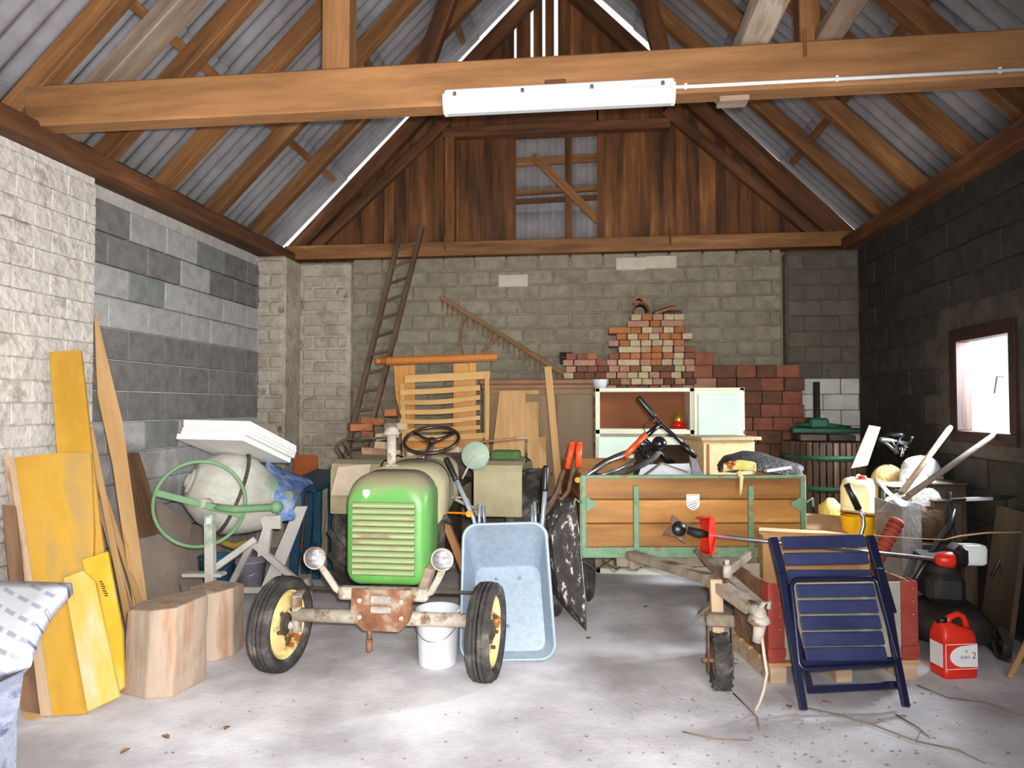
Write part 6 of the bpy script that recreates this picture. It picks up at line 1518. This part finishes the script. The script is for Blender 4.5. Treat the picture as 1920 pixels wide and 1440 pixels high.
MB().lathe([(0.001, 0.4), (0.085, 0.4), (0.10, 0.62), (0.12, 0.82), (0.126, 0.83), (0.115, 0.82), (0.08, 0.42), (0.001, 0.415)], 24).build('body', mat('bright_yellow_plastic', (236, 178, 14), (244, 192, 30), scale=4, rough=0.4, var=0), YB_)
MB().box((0.03, -0.0, 0.845), (0.3, 0.2, 0.02), rot=(R(-12), R(6), R(-15)), bev=0.005).build('card_lid', M['chip'], YB_)
MB().cyl((0, 0, 0), (0, 0, 0.4), 0.09, n=20).build('stand', M['grime'], YB_)
HN = thing('spade_handle', 'black rubber grip on a bent steel tube behind the chair', 'handle', PZ(1640, 1120))
MB().tube([PY(1588, 908, 5.2), PY(1610, 955, 5.2)], 0.024, n=12).build('grip', M['black'], HN, world=True)
MB().tube([PY(1610, 952, 5.2), PY(1618, 968, 5.2), PY(1619, 985, 5.2), PY(1612, 1010, 5.18), Vector((PY(1612, 1010, 5.18).x, 5.18, 0.0))], 0.016, n=10).build('tube', M['steel'], HN, world=True)
slab('grey_board', [PY(1596, 878, 6.1), PY(1627, 872, 6.1), PY(1651, 801, 6.2), PY(1630, 797, 6.2)], 0.03, M['pine_grey'], label='pale grey board standing up behind the milky canister', cat='board')
# tin ash box
TB = thing('tin_box', 'dented tin box with torn bright rim below the shovel handles', 'tin box', (1.95, 5.3, 0))
ca_, cb_, cc_ = PY(1640, 905, 5.3), PY(1690, 950, 5.1), PY(1727, 955, 5.25)
M['tin'] = mat('dented_tin', (120, 112, 106), (150, 144, 138), (96, 82, 74), scale=6, rough=0.55, metal=0.35, bump=0.3, var=0)
def dn(p_, z_): return Vector((p_.x, p_.y, z_))
ca2 = ca_; ca_ = dn(ca_, PY(1640, 932, 5.3).z); cd_ = cc_ + (ca_ - cb_); cd_.z = cc_.z
for a_, b_ in ((ca_, cb_), (cb_, cc_), (cc_, cd_), (cd_, ca_)):
    slab('side', [dn(a_, 0.3), dn(b_, 0.3), b_, a_], 0.004, M['tin'], TB)
slab('bottom', [dn(ca_, 0.3), dn(cb_, 0.3), dn(cc_, 0.3), dn(cd_, 0.3)], 0.004, M['tin'], TB)
rimv = [ca2, ca2.lerp(cb_, 0.3) + Vector((0, 0, 0.012)), ca2.lerp(cb_, 0.6) + Vector((0, 0, -0.01)), cb_, cb_.lerp(cc_, 0.5) + Vector((0, 0, 0.008)), cc_]
crumple('torn_rim', 3, 12, lambda a_, b_: rimv[min(int(b_ * 5), 4)].lerp(rimv[min(int(b_ * 5), 4) + 1], b_ * 5 - min(int(b_ * 5), 4)) + Vector((0.03 * a_, 0.05 * a_, 0.03 * a_)), M['steel'], amp=0.008, th=0.003, parent=TB)
for k in range(4): MB().box((ca_.lerp(cb_, 0.2 + 0.2 * k).x, ca_.lerp(cb_, 0.2 + 0.2 * k).y, 0.15), (0.02, 0.02, 0.3)).build('leg', M['grime'], TB, world=True)
RH = MB()
ra, rb_2 = PY(1684, 975, 5.02), PY(1640, 1055, 4.95)
for k in range(9):
    RH.cyl(ra.lerp(rb_2, k / 9), ra.lerp(rb_2, (k + 0.8) / 9), 0.042, 0.05, n=14)
    RH.cyl(ra.lerp(rb_2, (k + 0.8) / 9), ra.lerp(rb_2, (k + 1) / 9), 0.042, n=14)
o = RH.build('ribbed_hose', M['red_paint']); tag(o, 'dull red ribbed hose in front of the tin box', 'hose')
# shovels
for k, (a_, b_, Ya, Yb, lab) in enumerate((((1783, 800), (1692, 922), 5.75, 5.3, 'pale round shovel handle rising steeply from the tin box'), ((1878, 806), (1702, 930), 5.5, 5.22, 'greyish long tool handle slanting low from the tin box'))):
    SV = thing('shovel', lab, 'tool', PY(*b_, Yb))
    top, bot = PY(*a_, Ya), PY(*b_, Yb)
    MB().tube([top, top.lerp(bot, 0.04), bot], [0.014, 0.021, 0.021], n=12).build('handle', M['pine_grey'] if k == 0 else wood('grey_handle_wood', (110, 98, 88), (136, 124, 112), scale=9), SV, world=True)
    d_ = (bot - top).normalized(); end = bot + d_ * 0.22
    end.z = max(end.z, 0.36)
    MB().loft([[bot + Vector((x_, 0, 0)) for x_ in (-0.02, 0.02)], [bot.lerp(end, 0.3) + Vector((x_, 0, 0)) for x_ in (-0.08, 0.08)], [end + Vector((x_, 0, 0)) for x_ in (-0.06, 0.06)]], caps=False, closed=False).build('blade', M['tin'], SV, world=True)
# sacks, boxes and scrap
M['sackw'] = mat('white_woven_sack', (198, 198, 200), (220, 220, 224), (140, 146, 160), scale=6, rough=0.6, bump=0.4, var=0.03, contrast=(0.36, 0.54), c3pos=0.66, bdist=0.02)
def sack(name, c, sx, sy, sz, m, label, seed):
    rnd = random.Random(seed); rings = []
    for k in range(9):
        t = k / 8; ph = PI * t; rr = max(0.02, math.sin(ph) ** 0.55)
        rings.append([Vector(c) + Vector((math.cos(2 * PI * j / 14) * rr * sx * (1 + rnd.uniform(-0.1, 0.1)), math.sin(2 * PI * j / 14) * rr * sy * (1 + rnd.uniform(-0.1, 0.1)), sz * (1 - math.cos(ph)) / 2 + (rnd.uniform(-0.015, 0.015) if 0 < k < 8 else 0))) for j in range(14)])
    o = MB().loft(rings, caps=True).build(name, m)
    smooth_mod(o, 1); return tag(o, label, 'sack')
q_ = PY(1735, 955, 5.75); sack('white_sack', (q_.x, 5.80, BT), 0.18, 0.13, 0.47, M['sackw'], 'plump white sack lying behind the shovel handles', 1)
q_ = PY(1740, 890, 5.95); sack('plastic_sack', (q_.x + 0.03, 6.14, BT), 0.19, 0.12, 0.62, M['sackw'], 'tall crumpled whitish sack against the window wall', 2)
q_ = PY(1680, 860, 6.2); sack('straw_bundle', (q_.x - 0.02, 6.32, BT), 0.16, 0.11, 0.53, mat('straw_coloured_sacking', (190, 160, 104), (212, 186, 132), (120, 84, 54), scale=7, rough=0.9, bump=0.4, var=0, bdist=0.02), 'straw-coloured sack slumped beside the grey board', 3)
sack('brown_sack', (2.58, 5.68, BT), 0.2, 0.11, 0.26, mat('dusty_brown_sacking', (70, 54, 42), (96, 76, 60), (120, 104, 90), scale=9, rough=0.95, bump=0.5, var=0, bdist=0.02), 'dusty brown sack on the bench behind the mower handle', 4)
q_ = PY(1690, 862, 5.95)
BXk = thing('black_case', 'black case with pale lid in front of the straw-coloured sack', 'case', (q_.x, 6.0, BT), (0, 0, R(15)))
MB().box((0, 0, 0.19), (0.26, 0.2, 0.38), bev=0.02).build('body', M['mower_black'], BXk); MB().box((0, 0, 0.39), (0.27, 0.21, 0.02), bev=0.006).build('lid', M['white_plastic'], BXk)
o = MB().box((2.05, 5.66, BT + 0.14), (0.14, 0.1, 0.28), bev=0.01).build('dark_carton', M['bench']); tag(o, 'dark brown carton between the tin box and white sack', 'carton')
SCR = thing('scrap_iron', 'tangle of black scrap tubes on the straw-coloured sack', 'scrap', PY(1680, 830, 6.3))
rnd = random.Random(11)
for k in range(9):
    a_ = PY(rnd.uniform(1640, 1700), rnd.uniform(815, 850), 6.3 + rnd.uniform(-0.1, 0.1)); b_ = PY(rnd.uniform(1680, 1730), rnd.uniform(812, 860), 6.25 + rnd.uniform(-0.1, 0.1))
    MB().tube([a_, a_.lerp(b_, 0.5) + Vector((0, 0, rnd.uniform(-0.05, 0.06))), b_], rnd.uniform(0.01, 0.022), n=8).build('tube', M['black'] if k % 3 else M['steel'], SCR, world=True)
for k, (x_, y_, Yv, s_, lab) in enumerate(((1800, 905, 6.0, (0.26, 0.3, 0.34), 'dusty dark box beside the tall whitish sack'), (1850, 900, 5.85, (0.3, 0.3, 0.42), 'tall dark brown box below the window'), (1890, 925, 5.75, (0.2, 0.28, 0.3), 'dark box at the end of the bench below the window'))):
    q_ = PY(x_, y_, Yv)
    DB = thing('storage_box', lab, 'box', (min(q_.x, 2.72 - 0.02 * k), Yv, BT), (0, 0, R(6 - 5 * k)))
    MB().box((0, 0, s_[2] / 2), s_, bev=0.008).build('body', M['bench'] if k else M['tin'], DB)
    MB().box((0, 0, s_[2] + 0.008), (s_[0] + 0.015, s_[1] + 0.015, 0.016), bev=0.004).build('lid', M['grime'], DB)
slab('sand_board', [PY(1508, 990, 5.6), PY(1590, 1000, 5.4), PY(1585, 968, 5.75), PY(1512, 962, 5.9)], 0.03, M['pine_grey'], label='dusty tan board lying between the trailer and yellow bucket', cat='board')
MB_ = MB().tube([PY(1565, 1012, 4.95), PY(1640, 1004, 4.9), PY(1720, 1010, 4.85), PY(1770, 1012, 4.85), PY(1800, 1005, 4.85), PY(1850, 999, 4.85), PY(1915, 998, 4.85)], [0.003, 0.003, 0.003, 0.003, 0.006, 0.006, 0.005], n=6)
o = MB_.build('straw', mat('dry_straw_stem', (170, 140, 98), (190, 162, 120), scale=8, rough=0.9)); tag(o, 'long dry stem lying across the mower and brush cutter', 'stem')
# dark planks at the far right
a_ = PZ(1893, 1277)
plank('round_stick', a_ + Vector((0, 0, 0.02)), PY(1945, 1165, 4.75), 0.035, 0.035, M['pine'], None, bev=0.012, label='pale wooden stick leaning at the right wall', cat='stick')
slab('dark_plank', [Vector((2.55, 4.35, 0)), Vector((2.75, 4.75, 0)), Vector((2.83, 4.78, 0.75)), Vector((2.81, 4.38, 0.75))], 0.03, M['bench'], label='dark plank leaning against the right wall', cat='plank')
slab('dark_plank', [Vector((2.62, 4.85, 0)), Vector((2.72, 5.3, 0)), Vector((2.84, 5.32, 0.95)), Vector((2.82, 4.9, 0.95))], 0.03, M['bench'], label='taller dark plank leaning behind the mower on the right wall', cat='plank')

# ================================================================== lamp and conduit on the tie beam
M['lamp_white'] = mat('white_lamp_housing', (228, 228, 230), (238, 238, 240), scale=5, rough=0.35, bump=0.01, var=0)
M['diffuser'] = mat('clear_ribbed_diffuser', (186, 190, 198), (206, 210, 216), scale=40, rough=0.2, bump=0.1, var=0, stretch=(0.05, 1, 1), spec=0.6)
LP = thing('strip_light', 'long white fluorescent strip light fixed below the tie beam', 'lamp', (-0.2, 4.12, 3.42))
lx0, lx1 = -0.885, 0.485
MB().box(((lx0 + lx1) / 2, 4.12, 3.545), (lx1 - lx0, 0.10, 0.05), bev=0.01).build('housing', M['lamp_white'], LP, world=True)
def lring(x_): return [Vector((x_, 4.12 + y_, 3.52 + z_)) for y_, z_ in ((-0.062, 0.015), (-0.064, -0.02), (-0.045, -0.075), (-0.02, -0.092), (0.02, -0.092), (0.045, -0.075), (0.064, -0.02), (0.062, 0.015))]
MB().loft([lring(lx0 + 0.02), lring(lx1 - 0.02)], smooth=False).build('diffuser', M['diffuser'], LP, world=True)
for xx in (lx0 + 0.008, lx1 - 0.008): MB().loft([lring(xx - 0.014), lring(xx + 0.014)], smooth=False).build('end_cap', M['lamp_white'], LP, world=True)
for t in (0.05, 0.35, 0.65, 0.95): MB().box((lx0 + (lx1 - lx0) * t, 4.056, 3.53), (0.02, 0.012, 0.028), bev=0.003).build('clip', M['steel'], LP, world=True)
CD = thing('conduit', 'white cable conduit clipped along the tie beam', 'conduit', (1.6, 4.15, 3.53))
MB().tube([(0.49, 4.15, 3.545), (0.62, 4.155, 3.545), (2.9, 4.155, 3.545)], 0.011, n=10).build('tube', M['lamp_white'], CD, world=True)
for xx in (0.56, 1.42, 2.3): MB().box((xx, 4.158, 3.55), (0.018, 0.016, 0.035), bev=0.003).build('clip', M['lamp_white'], CD, world=True)
plank('packing_block', PY(1346, 189, 4.3), PY(1402, 186, 4.3), 0.12, 0.05, M['beam_grey'], None, label='short pale block under the tie beam beside the conduit', cat='block')
# timbers stored on top of the tie beam, running towards the door
plank('stored_beam', (0.98, 1.2, 3.90), (0.98, 4.9, 3.88), 0.17, 0.16, mat('pale_debarked_timber', (150, 132, 112), (190, 178, 164), (128, 82, 44), scale=5, rough=0.85, bump=0.2, stretch=(0.15, 1, 1), contrast=(0.38, 0.52), c3pos=0.62, var=0), None, bev=0.02, label='pale debarked timber stored on the tie beam', cat='timber')
plank('stored_beam', (1.40, 1.4, 3.86), (1.40, 4.8, 3.84), 0.15, 0.08, M['beam_grey'], None, bev=0.01, label='flat grey board stored on the tie beam beside the debarked timber', cat='timber')

# ================================================================== twigs and litter on the floor
M['twig'] = mat('dry_twig', (112, 94, 82), (140, 120, 106), scale=9, rough=0.9, var=0.1)
for k, (pts, lab) in enumerate((([(1500, 1325), (1560, 1340), (1640, 1362), (1720, 1390), (1800, 1410), (1850, 1432)], 'long thin dry twig lying on the floor before the chair'),
                                ([(1375, 1300), (1400, 1325), (1416, 1345), (1425, 1370)], 'short twig on the floor under the trailer coupling'),
                                ([(1720, 1285), (1780, 1310), (1850, 1320), (1915, 1340)], 'thin twig on the floor before the red canister'),
                                ([(1680, 1340), (1720, 1365), (1745, 1385)], 'forked twig bit lying beside the long twig'),
                                ([(1280, 1372), (1340, 1385), (1410, 1388)], 'fine stem on the open floor before the jockey wheel'))):
    w_ = [PZ(x_, y_, 0.006) for x_, y_ in pts]
    for i in range(1, len(w_) - 1): w_[i] += Vector((random.uniform(-0.01, 0.01), random.uniform(-0.015, 0.015), 0.004))
    mb = MB().tube(w_, [0.004] + [0.0045] * (len(w_) - 2) + [0.002], n=6)
    if k == 0:
        for i in (1, 2, 3): mb.tube([w_[i], w_[i] + Vector((0.06, -0.09 + 0.06 * i, 0.008)), w_[i] + Vector((0.1, -0.1 + 0.05 * i, 0.004))], [0.003, 0.002, 0.001], n=5)
    tag(mb.build('twig', M['twig']), lab, 'twig')
def leaf_mesh(m):
    mb = MB()
    vs_ = [(0, 0, 0.002), (0.012, 0.012, 0.006), (0.03, 0.014, 0.012), (0.05, 0, 0.006), (0.03, -0.014, 0.01), (0.012, -0.012, 0.008), (0.026, 0, 0.003)]
    mb._add(vs_, [(0, 1, 6), (1, 2, 6), (2, 3, 6), (3, 4, 6), (4, 5, 6), (5, 0, 6)])
    mb._add([(v[0], v[1], v[2] - 0.0015) for v in vs_], [(6, 1, 0), (6, 2, 1), (6, 3, 2), (6, 4, 3), (6, 5, 4), (6, 0, 5)])
    return mb.mesh('leaf', m)
lm = leaf_mesh(mat('dry_brown_leaf', (120, 84, 58), (150, 112, 80), scale=12, rough=0.9, var=0.15)); lg = leaf_mesh(mat('dark_leaf_crumb', (110, 102, 98), (136, 128, 122), scale=12, rough=0.9, var=0.2))
rnd = random.Random(21)
for k, (x_, y_) in enumerate(((1208, 1140), (1108, 1196), (948, 1150), (318, 1385), (225, 1415), (430, 1362), (1476, 1322), (1560, 1318))):
    o = bpy.data.objects.new('dry_leaf', lm); COL.objects.link(o); q_ = PZ(x_, y_); o.location = (q_.x, q_.y, 0.001); o.rotation_euler = (0, 0, rnd.uniform(0, 6)); o.scale = (1.1, 1.1, 1.1)
    W[o] = Matrix.Translation(o.location)
    tag(o, 'dry brown leaf lying on the concrete floor', 'leaf', 'dry leaves on the floor')
# fine crumbs nobody could count
mb = MB()
for k in range(260):
    x_ = rnd.triangular(1100, 1900, 1500) if k % 3 else rnd.uniform(200, 1900); y_ = rnd.uniform(1290, 1440)
    q_ = PZ(x_, y_); s_ = rnd.uniform(0.002, 0.008); a = rnd.uniform(0, 6)
    vs_ = [(q_.x + s_ * math.cos(a + i * 1.57) * (1 if i % 2 else 1.8), q_.y + s_ * math.sin(a + i * 1.57), 0.0015 + 0.003 * rnd.random()) for i in range(4)]
    mb._add(vs_ + [(q_.x, q_.y, 0.006)], [(0, 1, 4), (1, 2, 4), (2, 3, 4), (3, 0, 4)])
tag(mb.build('floor_litter', MATS['dark_leaf_crumb'], fix=False), 'fine dark crumbs and leaf bits scattered over the floor', 'litter', kind='stuff')
